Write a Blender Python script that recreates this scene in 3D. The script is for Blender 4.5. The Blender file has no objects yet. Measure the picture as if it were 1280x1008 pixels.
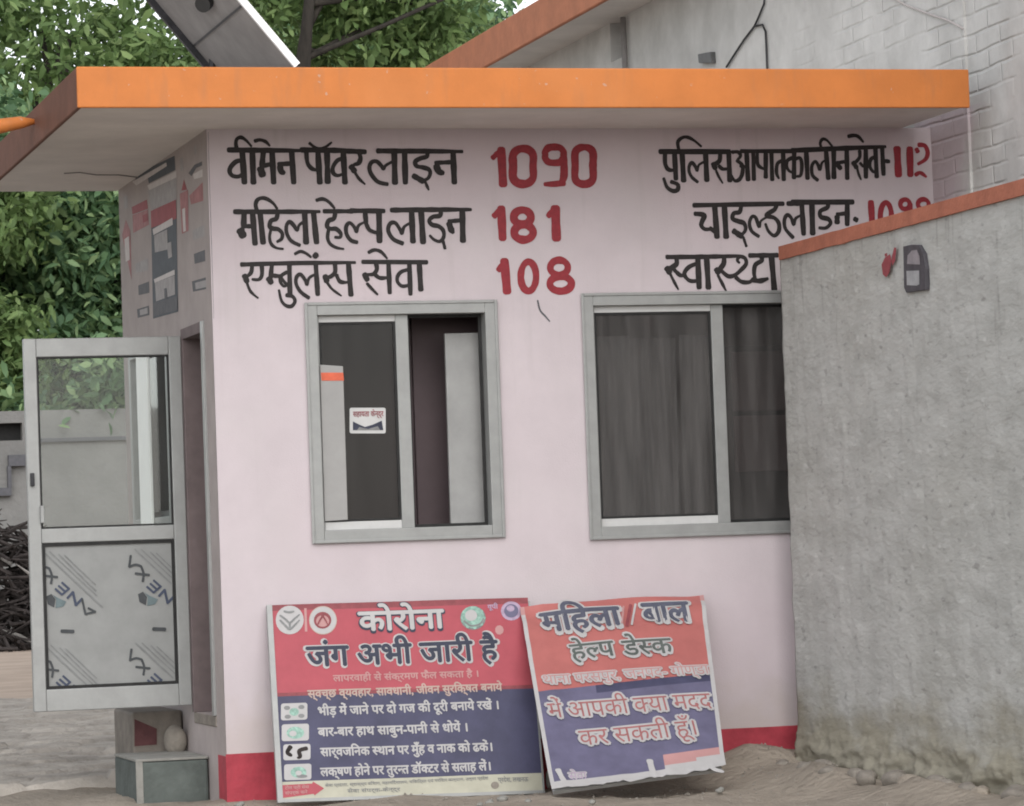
import bpy, math, random
import numpy as np
from mathutils import Vector, Matrix, noise as mnoise
R = math.radians
SC = bpy.context.scene
COL = SC.collection
random.seed(7)
rng = np.random.default_rng(11)

# ---------------------------------------------------------------- camera
F_PX, YAW, PITCH, ROLL = 4354.0, R(15.648), R(2.515), R(2.06)     # focal length in photo pixels (1280 wide)
cy_, sy_, cp_, sp_, cr_, sr_ = math.cos(YAW), math.sin(YAW), math.cos(PITCH), math.sin(PITCH), math.cos(ROLL), math.sin(ROLL)
FWD = Vector((sy_*cp_, cy_*cp_, sp_)); _r = Vector((cy_, -sy_, 0)); _u = _r.cross(FWD)
IX = _r*cr_ - _u*sr_; IY = -(_u*cr_ + _r*sr_)
def ray(px, py): return IX*((px-640)/F_PX) + IY*((py-504)/F_PX) + FWD
CAM = -ray(285, 1000)*(F_PX/285.0)          # the kiosk's front corner stands at the world origin
cd = bpy.data.cameras.new('camera'); cam = bpy.data.objects.new('camera', cd); COL.objects.link(cam)
cam.matrix_world = Matrix(((IX.x, -IY.x, -FWD.x, CAM.x), (IX.y, -IY.y, -FWD.y, CAM.y), (IX.z, -IY.z, -FWD.z, CAM.z), (0, 0, 0, 1)))
cd.sensor_fit = 'HORIZONTAL'; cd.angle_x = 2*math.atan(640/F_PX); cd.clip_start = 0.1; cd.clip_end = 1500
SC.camera = cam

# ---------------------------------------------------------------- light: bright overcast, softest from behind the camera
SUN_ELEV, SUN_AZ = 36.0, 188.0              # azimuth clockwise from +Y
world = bpy.data.worlds.new('World'); SC.world = world; world.use_nodes = True
wn = world.node_tree.nodes; wl = world.node_tree.links
bg = wn['Background']; sky = wn.new('ShaderNodeTexSky'); sky.sky_type = 'NISHITA'; sky.sun_disc = False
sky.sun_elevation = R(SUN_ELEV); sky.sun_rotation = R(SUN_AZ); sky.dust_density = 1.5; sky.air_density = 1.0; sky.ozone_density = 1.0
hs = wn.new('ShaderNodeHueSaturation'); hs.inputs['Saturation'].default_value = 0.22
wl.new(sky.outputs[0], hs.inputs['Color']); wl.new(hs.outputs[0], bg.inputs['Color']); bg.inputs['Strength'].default_value = 0.15
sl = bpy.data.lights.new('sun', 'SUN'); sl.energy = 0.5; sl.angle = R(70); sl.color = (1.0, 0.97, 0.94)
so = bpy.data.objects.new('sun', sl); COL.objects.link(so)
_sd = Vector((math.sin(R(SUN_AZ))*math.cos(R(SUN_ELEV)), math.cos(R(SUN_AZ))*math.cos(R(SUN_ELEV)), math.sin(R(SUN_ELEV))))
so.rotation_euler = _sd.to_track_quat('Z', 'Y').to_euler(); so.location = (0, -5, 12)
SC.view_settings.view_transform = 'Standard'; SC.view_settings.look = 'None'; SC.view_settings.gamma = 1.0
SC.view_settings.exposure = 0.88
SC.cycles.max_bounces = 8; SC.cycles.transparent_max_bounces = 12; SC.cycles.use_denoising = True
SC.cycles.filter_width = 1.9

# ---------------------------------------------------------------- pixel -> point on a known plane
def on_plane(px, py, p0, n):
    d = ray(px, py); t = (p0-CAM).dot(n)/d.dot(n); return CAM + d*t
def onY(px, py, Y): return on_plane(px, py, Vector((0, Y, 0)), Vector((0, 1, 0)))
def onX(px, py, X): return on_plane(px, py, Vector((X, 0, 0)), Vector((1, 0, 0)))
def onZ(px, py, Z): return on_plane(px, py, Vector((0, 0, Z)), Vector((0, 0, 1)))

# ---------------------------------------------------------------- materials
MATS = {}
def mat(name, col, rough=0.8, var=0.08, scale=6.0, bump=0.0, bscale=60.0, col2=None, metal=0.0, spec=0.3, stretch=None, thr=(0.35, 0.7), dist=0.01):
    m = bpy.data.materials.new(name); m.use_nodes = True; MATS[name] = m
    nt = m.node_tree; N = nt.nodes; L = nt.links; b = N['Principled BSDF']
    b.inputs['Roughness'].default_value = rough; b.inputs['Metallic'].default_value = metal; b.inputs['Specular IOR Level'].default_value = spec
    tc = N.new('ShaderNodeTexCoord'); src = tc.outputs['Object']
    if stretch:
        mp = N.new('ShaderNodeMapping'); mp.inputs['Scale'].default_value = stretch; L.new(src, mp.inputs[0]); src = mp.outputs[0]
    nz = N.new('ShaderNodeTexNoise'); nz.inputs['Scale'].default_value = scale; nz.inputs['Detail'].default_value = 6; nz.inputs['Roughness'].default_value = 0.65
    L.new(src, nz.inputs['Vector'])
    rp = N.new('ShaderNodeValToRGB'); rp.color_ramp.elements[0].position = thr[0]; rp.color_ramp.elements[1].position = thr[1]
    c2 = col2 or tuple(max(0, c*(1-var*2)) for c in col)
    rp.color_ramp.elements[0].color = (*c2, 1); rp.color_ramp.elements[1].color = (*[min(1, c*(1+var)) for c in col], 1)
    L.new(nz.outputs['Fac'], rp.inputs[0]); L.new(rp.outputs[0], b.inputs['Base Color'])
    if bump:
        n2 = N.new('ShaderNodeTexNoise'); n2.inputs['Scale'].default_value = bscale; n2.inputs['Detail'].default_value = 5
        L.new(src, n2.inputs['Vector'])
        bp = N.new('ShaderNodeBump'); bp.inputs['Strength'].default_value = bump; bp.inputs['Distance'].default_value = dist
        L.new(n2.outputs['Fac'], bp.inputs['Height']); L.new(bp.outputs[0], b.inputs['Normal'])
    m['ramp'] = rp.name
    return m
def nodes(m): return m.node_tree.nodes, m.node_tree.links, m.node_tree.nodes['Principled BSDF']

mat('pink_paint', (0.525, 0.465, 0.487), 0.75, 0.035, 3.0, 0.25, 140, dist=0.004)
mat('pink_shaded', (0.36, 0.315, 0.305), 0.8, 0.06, 5.0, 0.3, 90, dist=0.004)  # side wall: its shade put into a darker tone of the pink
mat('soffit_paint', (0.72, 0.67, 0.63), 0.85, 0.06, 2.5, 0.2, 60)
mat('orange_paint', (0.53, 0.175, 0.043), 0.6, 0.05, 5.0, 0.15, 70, dist=0.004)
mat('brown_orange', (0.50, 0.19, 0.10), 0.7, 0.08, 6.0, 0.2, 50)
mat('coping_red', (0.41, 0.150, 0.095), 0.8, 0.10, 9.0, 0.4, 60)
mat('orange_shaded', (0.165, 0.072, 0.048), 0.75, 0.10, 6.0, 0.2, 50)  # left roof edge: shade on that face put into the colour
mat('backdrop_maroon', (0.105, 0.078, 0.084), 0.6, 0.06, 5.0)
mat('red_plinth', (0.38, 0.045, 0.065), 0.6, 0.12, 9.0, 0.3, 50)
mat('red_letter', (0.26, 0.024, 0.034), 0.55, 0.10, 40.0)
mat('black_letter', (0.022, 0.018, 0.018), 0.6, 0.2, 40.0)
mat('aluminium', (0.3, 0.305, 0.3), 0.42, 0.05, 12.0, metal=0.25)
mat('aluminium_dark', (0.10, 0.10, 0.10), 0.5, 0.1, 20.0)
mat('white_rail', (0.5, 0.5, 0.495), 0.4, 0.03, 20.0)
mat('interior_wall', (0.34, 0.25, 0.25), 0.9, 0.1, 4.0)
mat('cupboard', (0.05, 0.045, 0.045), 0.6, 0.1, 8.0)
mat('curtain', (0.36, 0.34, 0.335), 0.95, 0.2, 5.0, stretch=(6, 6, 0.6))
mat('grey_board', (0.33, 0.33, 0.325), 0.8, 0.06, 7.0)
mat('white_board', (0.32, 0.316, 0.31), 0.6, 0.04, 7.0)
mat('door_panel', (0.25, 0.255, 0.25), 0.45, 0.05, 8.0)
mat('print_black', (0.05, 0.055, 0.06), 0.5, 0.1, 30.0)
mat('print_blue', (0.05, 0.062, 0.1), 0.5, 0.1, 30.0)
mat('print_teal', (0.12, 0.16, 0.17), 0.5, 0.1, 30.0)
mat('print_grey', (0.20, 0.205, 0.205), 0.5, 0.1, 30.0)
mat('jamb_brown', (0.16, 0.125, 0.125), 0.8, 0.1, 8.0)
mat('light_strip_white', (0.90, 0.90, 0.89), 0.5, 0.02, 8.0)
mat('concrete_green', (0.105, 0.12, 0.112), 0.9, 0.15, 7.0, 0.5, 40)
mat('concrete_edge', (0.25, 0.245, 0.225), 0.9, 0.1, 10.0, 0.5, 40)
mat('concrete_tan', (0.22, 0.195, 0.17), 0.9, 0.12, 9.0, 0.5, 40)
mat('dark_red_paint', (0.11, 0.045, 0.047), 0.8, 0.15, 10.0, 0.3, 40)
mat('stone', (0.25, 0.225, 0.195), 0.95, 0.12, 14.0, 0.6, 40)
mat('poster_red', (0.37, 0.07, 0.09), 0.5, 0.05, 10.0)
mat('poster_orange', (0.4, 0.13, 0.12), 0.5, 0.06, 7.0)
mat('poster_navy', (0.06, 0.06, 0.11), 0.5, 0.10, 9.0)
mat('poster_violet', (0.125, 0.118, 0.19), 0.5, 0.10, 8.0)
mat('poster_cream', (0.42, 0.41, 0.33), 0.55, 0.06, 10.0)
mat('poster_white', (0.42, 0.41, 0.41), 0.55, 0.04, 10.0)
mat('poster_pink', (0.44, 0.24, 0.235), 0.55, 0.04, 10.0)
mat('poster_tan', (0.42, 0.32, 0.28), 0.55, 0.04, 10.0)
mat('poster_ink', (0.035, 0.04, 0.065), 0.55, 0.1, 30.0)
mat('poster_green', (0.28, 0.45, 0.38), 0.55, 0.2, 60.0)
mat('poster_maroon', (0.24, 0.06, 0.07), 0.55, 0.1, 30.0)
mat('faded_red', (0.33, 0.13, 0.13), 0.55, 0.1, 30.0)
mat('faded_ink', (0.085, 0.09, 0.125), 0.55, 0.1, 30.0)
mat('poster_lilac', (0.40, 0.31, 0.42), 0.55, 0.15, 30.0)
mat('mural_red', (0.29, 0.065, 0.075), 0.7, 0.1, 20.0)
mat('mural_pinkred', (0.36, 0.16, 0.165), 0.7, 0.15, 15.0)
mat('mural_dark', (0.075, 0.085, 0.10), 0.7, 0.1, 20.0)
mat('mural_grey', (0.33, 0.31, 0.31), 0.7, 0.1, 20.0)
mat('mural_pale', (0.54, 0.5, 0.49), 0.7, 0.06, 20.0)
mat('mural_slate', (0.1, 0.1, 0.11), 0.7, 0.1, 20.0)
mat('solar_back', (0.27, 0.255, 0.25), 0.6, 0.10, 5.0)
mat('solar_frame', (0.85, 0.85, 0.85), 0.4, 0.02, 20.0)
mat('solar_cell', (0.02, 0.03, 0.07), 0.2, 0.1, 20.0)
mat('black_rubber', (0.02, 0.02, 0.02), 0.6, 0.2, 20.0)
mat('dark_steel', (0.045, 0.045, 0.05), 0.5, 0.2, 20.0, metal=0.3)
mat('bark', (0.035, 0.03, 0.025), 0.95, 0.25, 12.0, 0.8, 30, stretch=(1, 1, 0.25))
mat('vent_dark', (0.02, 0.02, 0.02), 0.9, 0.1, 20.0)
mat('twigs', (0.05, 0.042, 0.04), 0.95, 0.3, 9.0)
mat('twigs_pale', (0.30, 0.285, 0.27), 0.9, 0.2, 9.0)
mat('tan_road', (0.46, 0.37, 0.3), 0.95, 0.10, 1.2, 0.5, 6, dist=0.05)
mat('slab', (0.4, 0.365, 0.325), 0.95, 0.16, 2.5, 0.6, 25, dist=0.02)
mat('plaster_far', (0.2, 0.197, 0.19), 0.95, 0.10, 1.5, 0.5, 12, dist=0.03)
mat('plate_frame', (0.075, 0.07, 0.08), 0.5, 0.15, 20.0)
mat('plate_lilac', (0.27, 0.245, 0.26), 0.6, 0.1, 20.0)
mat('plate_pale', (0.36, 0.36, 0.37), 0.6, 0.1, 20.0)
mat('sign_stripe', (0.62, 0.13, 0.07), 0.6, 0.1, 20.0)

# pavement dirt: two scales of colour
m = mat('dirt', (0.33, 0.285, 0.235), 0.97, 0.10, 1.3, 0.8, 22, col2=(0.225, 0.195, 0.16), dist=0.03)
# boundary wall: grey cement plaster, gritty and mottled, drip stains under the coping, earthy moss at the foot
m = mat('grey_plaster', (0.44, 0.438, 0.42), 0.95, 0.05, 7.0, col2=(0.36, 0.358, 0.34), thr=(0.3, 0.66), stretch=(1, .4, 1))
N, L, b = nodes(m)
base = b.inputs['Base Color'].links[0].from_socket
tc = N.new('ShaderNodeTexCoord'); sx = N.new('ShaderNodeSeparateXYZ'); L.new(tc.outputs['Object'], sx.inputs[0])
def nz_(scale, detail=6, src=None):
    n = N.new('ShaderNodeTexNoise'); n.inputs['Scale'].default_value = scale; n.inputs['Detail'].default_value = detail; L.new(src or tc.outputs['Object'], n.inputs['Vector']); return n
def ramp_(src, a, c, lo=0.0, hi=1.0):
    r = N.new('ShaderNodeMapRange'); r.inputs['From Min'].default_value = a; r.inputs['From Max'].default_value = c; r.inputs['To Min'].default_value = lo; r.inputs['To Max'].default_value = hi; L.new(src, r.inputs['Value']); return r.outputs[0]
def mix_(fac, c1, col, fin=None):
    x = N.new('ShaderNodeMixRGB'); L.new(fac, x.inputs['Fac']); L.new(c1, x.inputs['Color1']); x.inputs['Color2'].default_value = (*col, 1); return x.outputs[0]
def mul_(a, c):
    x = N.new('ShaderNodeMath'); x.operation = 'MULTIPLY'; L.new(a, x.inputs[0])
    if isinstance(c, float): x.inputs[1].default_value = c
    else: L.new(c, x.inputs[1])
    return x.outputs[0]
ms = N.new('ShaderNodeMapping'); ms.inputs['Scale'].default_value = (1, .40, 1); L.new(tc.outputs['Object'], ms.inputs[0]); MS = ms.outputs[0]
c = mix_(mul_(ramp_(nz_(1.6, 5, MS).outputs['Fac'], .45, .75), 0.5), base, (0.345, 0.335, 0.30))
c = mix_(mul_(ramp_(nz_(5.5, 6, MS).outputs['Fac'], .55, .70), 0.35), c, (0.50, 0.50, 0.48))
c = mix_(mul_(ramp_(nz_(30, 4, MS).outputs['Fac'], .62, .70), 0.55), c, (0.24, 0.235, 0.225))            # dark grit
c = mix_(mul_(ramp_(nz_(24, 4, MS).outputs['Fac'], .63, .72), 0.5), c, (0.54, 0.54, 0.52))               # pale grit
mp = N.new('ShaderNodeMapping'); mp.inputs['Scale'].default_value = (13, 13, 1.6); L.new(tc.outputs['Object'], mp.inputs[0])
dr = mul_(ramp_(nz_(1.5, 4, mp.outputs[0]).outputs['Fac'], .60, .74), ramp_(sx.outputs['Z'], 1.2, 2.35))
c = mix_(mul_(dr, 0.6), c, (0.20, 0.195, 0.18))
ad = N.new('ShaderNodeMath'); ad.operation = 'MULTIPLY_ADD'; ad.inputs[1].default_value = -0.60; L.new(nz_(6.5, 8, MS).outputs['Fac'], ad.inputs[0]); L.new(sx.outputs['Z'], ad.inputs[2])
c = mix_(mul_(ramp_(ad.outputs[0], 0.10, -0.12), 0.72), c, (0.225, 0.20, 0.135))
L.new(c, b.inputs['Base Color'])
hh = N.new('ShaderNodeMath'); hh.operation = 'MULTIPLY_ADD'; hh.inputs[1].default_value = 0.35; L.new(nz_(55, 4, MS).outputs['Fac'], hh.inputs[0]); L.new(nz_(12, 6, MS).outputs['Fac'], hh.inputs[2])
bp = N.new('ShaderNodeBump'); bp.inputs['Strength'].default_value = 0.75; bp.inputs['Distance'].default_value = 0.016; L.new(hh.outputs[0], bp.inputs['Height']); L.new(bp.outputs[0], b.inputs['Normal'])

# weathering on the pink paint: broad fading, faint runs from the slab, mud splash at the foot
N, L, b = nodes(MATS['pink_paint']); base = b.inputs['Base Color'].links[0].from_socket
tc = N.new('ShaderNodeTexCoord'); sx = N.new('ShaderNodeSeparateXYZ'); L.new(tc.outputs['Object'], sx.inputs[0])
c = mix_(mul_(ramp_(nz_(2.1, 5).outputs['Fac'], .5, .72), 0.5), base, (0.50, 0.46, 0.465))
c = mix_(mul_(ramp_(nz_(0.9, 4).outputs['Fac'], .5, .7), 0.5), c, (0.53, 0.435, 0.47))
c = mix_(mul_(ramp_(nz_(90, 3).outputs['Fac'], .63, .75), 0.25), c, (0.40, 0.35, 0.36))
mp = N.new('ShaderNodeMapping'); mp.inputs['Scale'].default_value = (11, 11, 0.7); L.new(tc.outputs['Object'], mp.inputs[0])
c = mix_(mul_(mul_(ramp_(nz_(1.7, 4, mp.outputs[0]).outputs['Fac'], .57, .76), ramp_(sx.outputs['Z'], 0.8, 2.9)), 0.30), c, (0.33, 0.30, 0.29))
ad = N.new('ShaderNodeMath'); ad.operation = 'MULTIPLY_ADD'; ad.inputs[1].default_value = -0.5; L.new(nz_(8, 7).outputs['Fac'], ad.inputs[0]); L.new(sx.outputs['Z'], ad.inputs[2])
c = mix_(mul_(ramp_(ad.outputs[0], 0.22, -0.02), 0.30), c, (0.40, 0.33, 0.27)); L.new(c, b.inputs['Base Color'])
# chips, drips and dust on the orange edge
N, L, b = nodes(MATS['orange_paint']); base = b.inputs['Base Color'].links[0].from_socket
tc = N.new('ShaderNodeTexCoord'); mp = N.new('ShaderNodeMapping'); mp.inputs['Scale'].default_value = (14, 14, 3.0); L.new(tc.outputs['Object'], mp.inputs[0])
c = mix_(mul_(ramp_(nz_(1.3, 6, mp.outputs[0]).outputs['Fac'], .55, .78), 0.35), base, (0.30, 0.14, 0.07))
c = mix_(mul_(ramp_(nz_(1.4, 5).outputs['Fac'], .5, .72), 0.5), c, (0.54, 0.21, 0.07))
c = mix_(ramp_(nz_(34, 4).outputs['Fac'], .70, .74, 0, .55), c, (0.44, 0.36, 0.30)); L.new(c, b.inputs['Base Color'])

# whitewashed brickwork of the big building: courses in relief, pink overspray by the kiosk's corner
m = mat('whitewash_brick', (0.62, 0.615, 0.60), 0.92, 0.08, 3.0, col2=(0.50, 0.495, 0.48))
N, L, b = nodes(m); base = b.inputs['Base Color'].links[0].from_socket
tc = N.new('ShaderNodeTexCoord'); sp = N.new('ShaderNodeSeparateXYZ'); L.new(tc.outputs['Object'], sp.inputs[0])
cb = N.new('ShaderNodeCombineXYZ'); L.new(sp.outputs['Y'], cb.inputs['X'])
wz = N.new('ShaderNodeTexNoise'); wz.inputs['Scale'].default_value = 2.2; wz.inputs['Detail'].default_value = 4; L.new(tc.outputs['Object'], wz.inputs['Vector'])
wa = N.new('ShaderNodeMath'); wa.operation = 'MULTIPLY_ADD'; wa.inputs[1].default_value = 0.045; L.new(wz.outputs['Fac'], wa.inputs[0]); L.new(sp.outputs['Z'], wa.inputs[2]); L.new(wa.outputs[0], cb.inputs['Y'])
bk = N.new('ShaderNodeTexBrick'); bk.inputs['Scale'].default_value = 1.0; bk.inputs['Brick Width'].default_value = 0.27; bk.inputs['Row Height'].default_value = 0.088
bk.inputs['Mortar Size'].default_value = 0.012; bk.inputs['Mortar Smooth'].default_value = 1.0; L.new(cb.outputs[0], bk.inputs['Vector'])
nn = N.new('ShaderNodeTexNoise'); nn.inputs['Scale'].default_value = 9; nn.inputs['Detail'].default_value = 6; L.new(tc.outputs['Object'], nn.inputs['Vector'])
ma = N.new('ShaderNodeMath'); ma.operation = 'MULTIPLY_ADD'; ma.inputs[1].default_value = -0.85; L.new(mul_(bk.outputs['Fac'], ramp_(nz_(2.6, 4).outputs['Fac'], .40, .58)), ma.inputs[0]); L.new(nn.outputs['Fac'], ma.inputs[2])
fy = N.new('ShaderNodeMapRange'); fy.inputs['From Min'].default_value = 2.5; fy.inputs['From Max'].default_value = 0.6; L.new(sp.outputs['Y'], fy.inputs['Value'])
bp = N.new('ShaderNodeBump'); bp.inputs['Distance'].default_value = 0.008; L.new(fy.outputs[0], bp.inputs['Strength']); L.new(ma.outputs[0], bp.inputs['Height']); L.new(bp.outputs[0], b.inputs['Normal'])
pk = N.new('ShaderNodeMath'); pk.operation = 'MULTIPLY_ADD'; pk.inputs[1].default_value = 0.25; L.new(nn.outputs['Fac'], pk.inputs[0])
sl1 = N.new('ShaderNodeMath'); sl1.operation = 'MULTIPLY_ADD'; sl1.inputs[1].default_value = 0.55; L.new(sp.outputs['Z'], sl1.inputs[0]); L.new(sp.outputs['Y'], sl1.inputs[2])
L.new(sl1.outputs[0], pk.inputs[2])
pr = N.new('ShaderNodeMapRange'); pr.inputs['From Min'].default_value = 1.16; pr.inputs['From Max'].default_value = 1.33; L.new(pk.outputs[0], pr.inputs['Value'])
zz = N.new('ShaderNodeMath'); zz.operation = 'LESS_THAN'; zz.inputs[1].default_value = 3.0; L.new(sp.outputs['Z'], zz.inputs[0])
yy = N.new('ShaderNodeMath'); yy.operation = 'LESS_THAN'; yy.inputs[1].default_value = 0.2; L.new(sp.outputs['Y'], yy.inputs[0])
pm = N.new('ShaderNodeMath'); pm.operation = 'MULTIPLY'; L.new(pr.outputs[0], pm.inputs[0]); L.new(mul_(zz.outputs[0], yy.outputs[0]), pm.inputs[1])
mx = N.new('ShaderNodeMixRGB'); mx.inputs['Color2'].default_value = (0.52, 0.455, 0.48, 1); L.new(pm.outputs[0], mx.inputs['Fac']); L.new(base, mx.inputs['Color1']); L.new(mx.outputs[0], b.inputs['Base Color'])

# dusty window glass
def glass(name, tint, dust, dustcol=(0.3, 0.29, 0.28), streak=True, ior=1.27):
    m = bpy.data.materials.new(name); m.use_nodes = True; MATS[name] = m
    N = m.node_tree.nodes; L = m.node_tree.links; N.clear()
    out = N.new('ShaderNodeOutputMaterial'); tr = N.new('ShaderNodeBsdfTransparent'); tr.inputs[0].default_value = (*tint, 1)
    gl = N.new('ShaderNodeBsdfGlossy'); gl.inputs['Roughness'].default_value = 0.06; gl.inputs[0].default_value = (0.9, 0.9, 0.9, 1)
    df = N.new('ShaderNodeBsdfDiffuse'); df.inputs[0].default_value = (*dustcol, 1)
    lw = N.new('ShaderNodeFresnel'); lw.inputs['IOR'].default_value = ior
    m1 = N.new('ShaderNodeMixShader'); m2 = N.new('ShaderNodeMixShader')
    tc = N.new('ShaderNodeTexCoord'); mp = N.new('ShaderNodeMapping'); mp.inputs['Scale'].default_value = (9, 9, 0.8) if streak else (2, 2, 2)
    nz = N.new('ShaderNodeTexNoise'); nz.inputs['Scale'].default_value = 2.0; nz.inputs['Detail'].default_value = 4
    mrg = N.new('ShaderNodeMapRange'); mrg.inputs['From Min'].default_value = 0.3; mrg.inputs['From Max'].default_value = 0.7; mrg.inputs['To Min'].default_value = dust*0.5; mrg.inputs['To Max'].default_value = dust*1.5
    L.new(tc.outputs['Object'], mp.inputs[0]); L.new(mp.outputs[0], nz.inputs['Vector']); L.new(nz.outputs['Fac'], mrg.inputs['Value'])
    L.new(mrg.outputs[0], m1.inputs['Fac']); L.new(tr.outputs[0], m1.inputs[1]); L.new(df.outputs[0], m1.inputs[2])
    L.new(lw.outputs[0], m2.inputs['Fac']); L.new(m1.outputs[0], m2.inputs[1]); L.new(gl.outputs[0], m2.inputs[2]); L.new(m2.outputs[0], out.inputs[0])
    return m
glass('glass_clear', (0.42, 0.40, 0.40), 0.03)
glass('glass_door', (0.90, 0.92, 0.91), 0.025, (0.35, 0.35, 0.34), False)
glass('glass_dusty', (0.66, 0.66, 0.66), 0.20, (0.22, 0.21, 0.205))

def leaf_mat(name, c_dark, c_mid, c_light):
    m = bpy.data.materials.new(name); m.use_nodes = True; MATS[name] = m
    N, L, b = nodes(m); b.inputs['Roughness'].default_value = 0.55; b.inputs['Specular IOR Level'].default_value = 0.35
    ge = N.new('ShaderNodeNewGeometry'); rp = N.new('ShaderNodeValToRGB'); e = rp.color_ramp.elements
    e[0].color = (*c_dark, 1); e[1].color = (*c_light, 1); e[1].position = 1.0; k = e.new(0.55); k.color = (*c_mid, 1)
    L.new(ge.outputs['Random Per Island'], rp.inputs[0]); L.new(rp.outputs[0], b.inputs['Base Color'])
    tl = N.new('ShaderNodeBsdfTranslucent'); L.new(rp.outputs[0], tl.inputs[0])
    mx = N.new('ShaderNodeMixShader'); mx.inputs[0].default_value = 0.42
    L.new(b.outputs[0], mx.inputs[1]); L.new(tl.outputs[0], mx.inputs[2]); L.new(mx.outputs[0], N['Material Output'].inputs[0])
leaf_mat('leaves_mid', (0.085, 0.16, 0.085), (0.17, 0.285, 0.14), (0.32, 0.44, 0.21))
leaf_mat('leaves_dark', (0.075, 0.135, 0.08), (0.145, 0.235, 0.13), (0.26, 0.37, 0.19))
leaf_mat('leaves_light', (0.09, 0.14, 0.05), (0.16, 0.25, 0.09), (0.28, 0.38, 0.15))

# ---------------------------------------------------------------- mesh building
class MB:
    def __init__(s): s.v = []; s.f = []; s.m = []; s.mats = []
    def mi(s, name):
        if name not in s.mats: s.mats.append(name)
        return s.mats.index(name)
    def face(s, pts, mt):
        i = len(s.v); s.v += [tuple(p) for p in pts]; s.f.append(tuple(range(i, i+len(pts)))); s.m.append(s.mi(mt))
    def box(s, x0, x1, y0, y1, z0, z1, mt):
        s.hexa([(x0, y0, z0), (x1, y0, z0), (x1, y1, z0), (x0, y1, z0), (x0, y0, z1), (x1, y0, z1), (x1, y1, z1), (x0, y1, z1)], mt)
    def hexa(s, p, mt):
        i = len(s.v); s.v += [tuple(q) for q in p]; k = s.mi(mt)
        for f in ((0, 3, 2, 1), (4, 5, 6, 7), (0, 1, 5, 4), (1, 2, 6, 5), (2, 3, 7, 6), (3, 0, 4, 7)):
            s.f.append(tuple(i+j for j in f)); s.m.append(k)
    def prism(s, front, off, mt):                # polygon swept by a vector
        off = Vector(off); n = len(front); i = len(s.v); k = s.mi(mt)
        s.v += [tuple(p) for p in front] + [tuple(Vector(p)+off) for p in front]
        s.f.append(tuple(range(i, i+n))); s.f.append(tuple(range(i+2*n-1, i+n-1, -1))); s.m += [k, k]
        for a in range(n):
            c = (a+1) % n; s.f.append((i+a, i+n+a, i+n+c, i+c)); s.m.append(k)
    def tube(s, pts, rad, mt, n=8):
        pts = [Vector(p) for p in pts]; rad = rad if hasattr(rad, '__len__') else [rad]*len(pts)
        i = len(s.v); k = s.mi(mt)
        for j, p in enumerate(pts):
            d = (pts[min(j+1, len(pts)-1)]-pts[max(j-1, 0)]).normalized()
            a = d.orthogonal().normalized() if abs(d.z) > 0.9 else d.cross(Vector((0, 0, 1))).normalized(); c = d.cross(a)
            for q in range(n):
                t = 2*math.pi*q/n; s.v.append(tuple(p+(a*math.cos(t)+c*math.sin(t))*rad[j]))
        for j in range(len(pts)-1):
            for q in range(n):
                r = (q+1) % n; s.f.append((i+j*n+q, i+j*n+r, i+(j+1)*n+r, i+(j+1)*n+q)); s.m.append(k)
        s.f.append(tuple(i+q for q in range(n))[::-1]); s.f.append(tuple(i+(len(pts)-1)*n+q for q in range(n))); s.m += [k, k]
    def build(s, name, parent=None, bevel=0.0, smooth=False):
        me = bpy.data.meshes.new(name); me.from_pydata(s.v, [], s.f)
        for n in s.mats: me.materials.append(MATS[n])
        me.polygons.foreach_set('material_index', s.m)
        if smooth: me.polygons.foreach_set('use_smooth', [True]*len(s.f))
        me.update(); o = bpy.data.objects.new(name, me); COL.objects.link(o)
        if parent: 
            o.parent = parent; o.matrix_parent_inverse = root_matrix(parent).inverted()
        if bevel:
            b = o.modifiers.new('bevel', 'BEVEL'); b.width = bevel; b.segments = 2; b.limit_method = 'ANGLE'; b.angle_limit = R(40)
        return o
def root_matrix(o):
    m = Matrix.Translation(o.location)
    return m
def thing(name, label, cat, loc=(0, 0, 0), group=None):
    o = bpy.data.objects.new(name, None); COL.objects.link(o); o.location = loc; o.empty_display_size = 0.1
    tag(o, label, cat, group); return o
def tag(o, label=None, cat=None, group=None, kind=None):
    if label: o['label'] = label
    if cat: o['category'] = cat
    if group: o['group'] = group
    if kind: o['kind'] = kind
    return o

class Sheet:                                      # a surface on which things are drawn, addressed by photo pixel
    def __init__(s, p0, n, disp=None, u=None):
        s.p0 = Vector(p0); s.n = Vector(n).normalized(); s.disp = disp
        if s.n.dot(CAM-s.p0) < 0: s.n = -s.n
        up = Vector((0, 0, 1)); s.v = (up-s.n*up.dot(s.n)).normalized(); s.u = s.v.cross(s.n)
    def uv(s, px, py):
        q = on_plane(px, py, s.p0, s.n)-s.p0; return q.dot(s.u), q.dot(s.v)
    def pt(s, a, c, off=0.0):
        d = s.disp(a, c) if s.disp else 0.0
        return s.p0 + s.u*a + s.v*c + s.n*(d+off)
_cyc = [0]
def smooth_line(pts, closed=False, step=0.5):
    P = [np.array(p, float) for p in pts]
    if len(P) == 2: 
        n = 5; return [P[0]+(P[1]-P[0])*t for t in np.linspace(0, 1, n)]
    out = []; n = len(P); segs = n if closed else n-1
    for i in range(segs):
        if closed: a, b_, c, d = P[(i-1) % n], P[i], P[(i+1) % n], P[(i+2) % n]
        else: a, b_, c, d = P[max(i-1, 0)], P[i], P[i+1], P[min(i+2, n-1)]
        for t in np.linspace(0, 1, 6, endpoint=False):
            out.append(0.5*((2*b_)+(-a+c)*t+(2*a-5*b_+4*c-d)*t*t+(-a+3*b_-3*c+d)*t**3))
    out.append(P[0] if closed else P[-1]); return out
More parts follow.
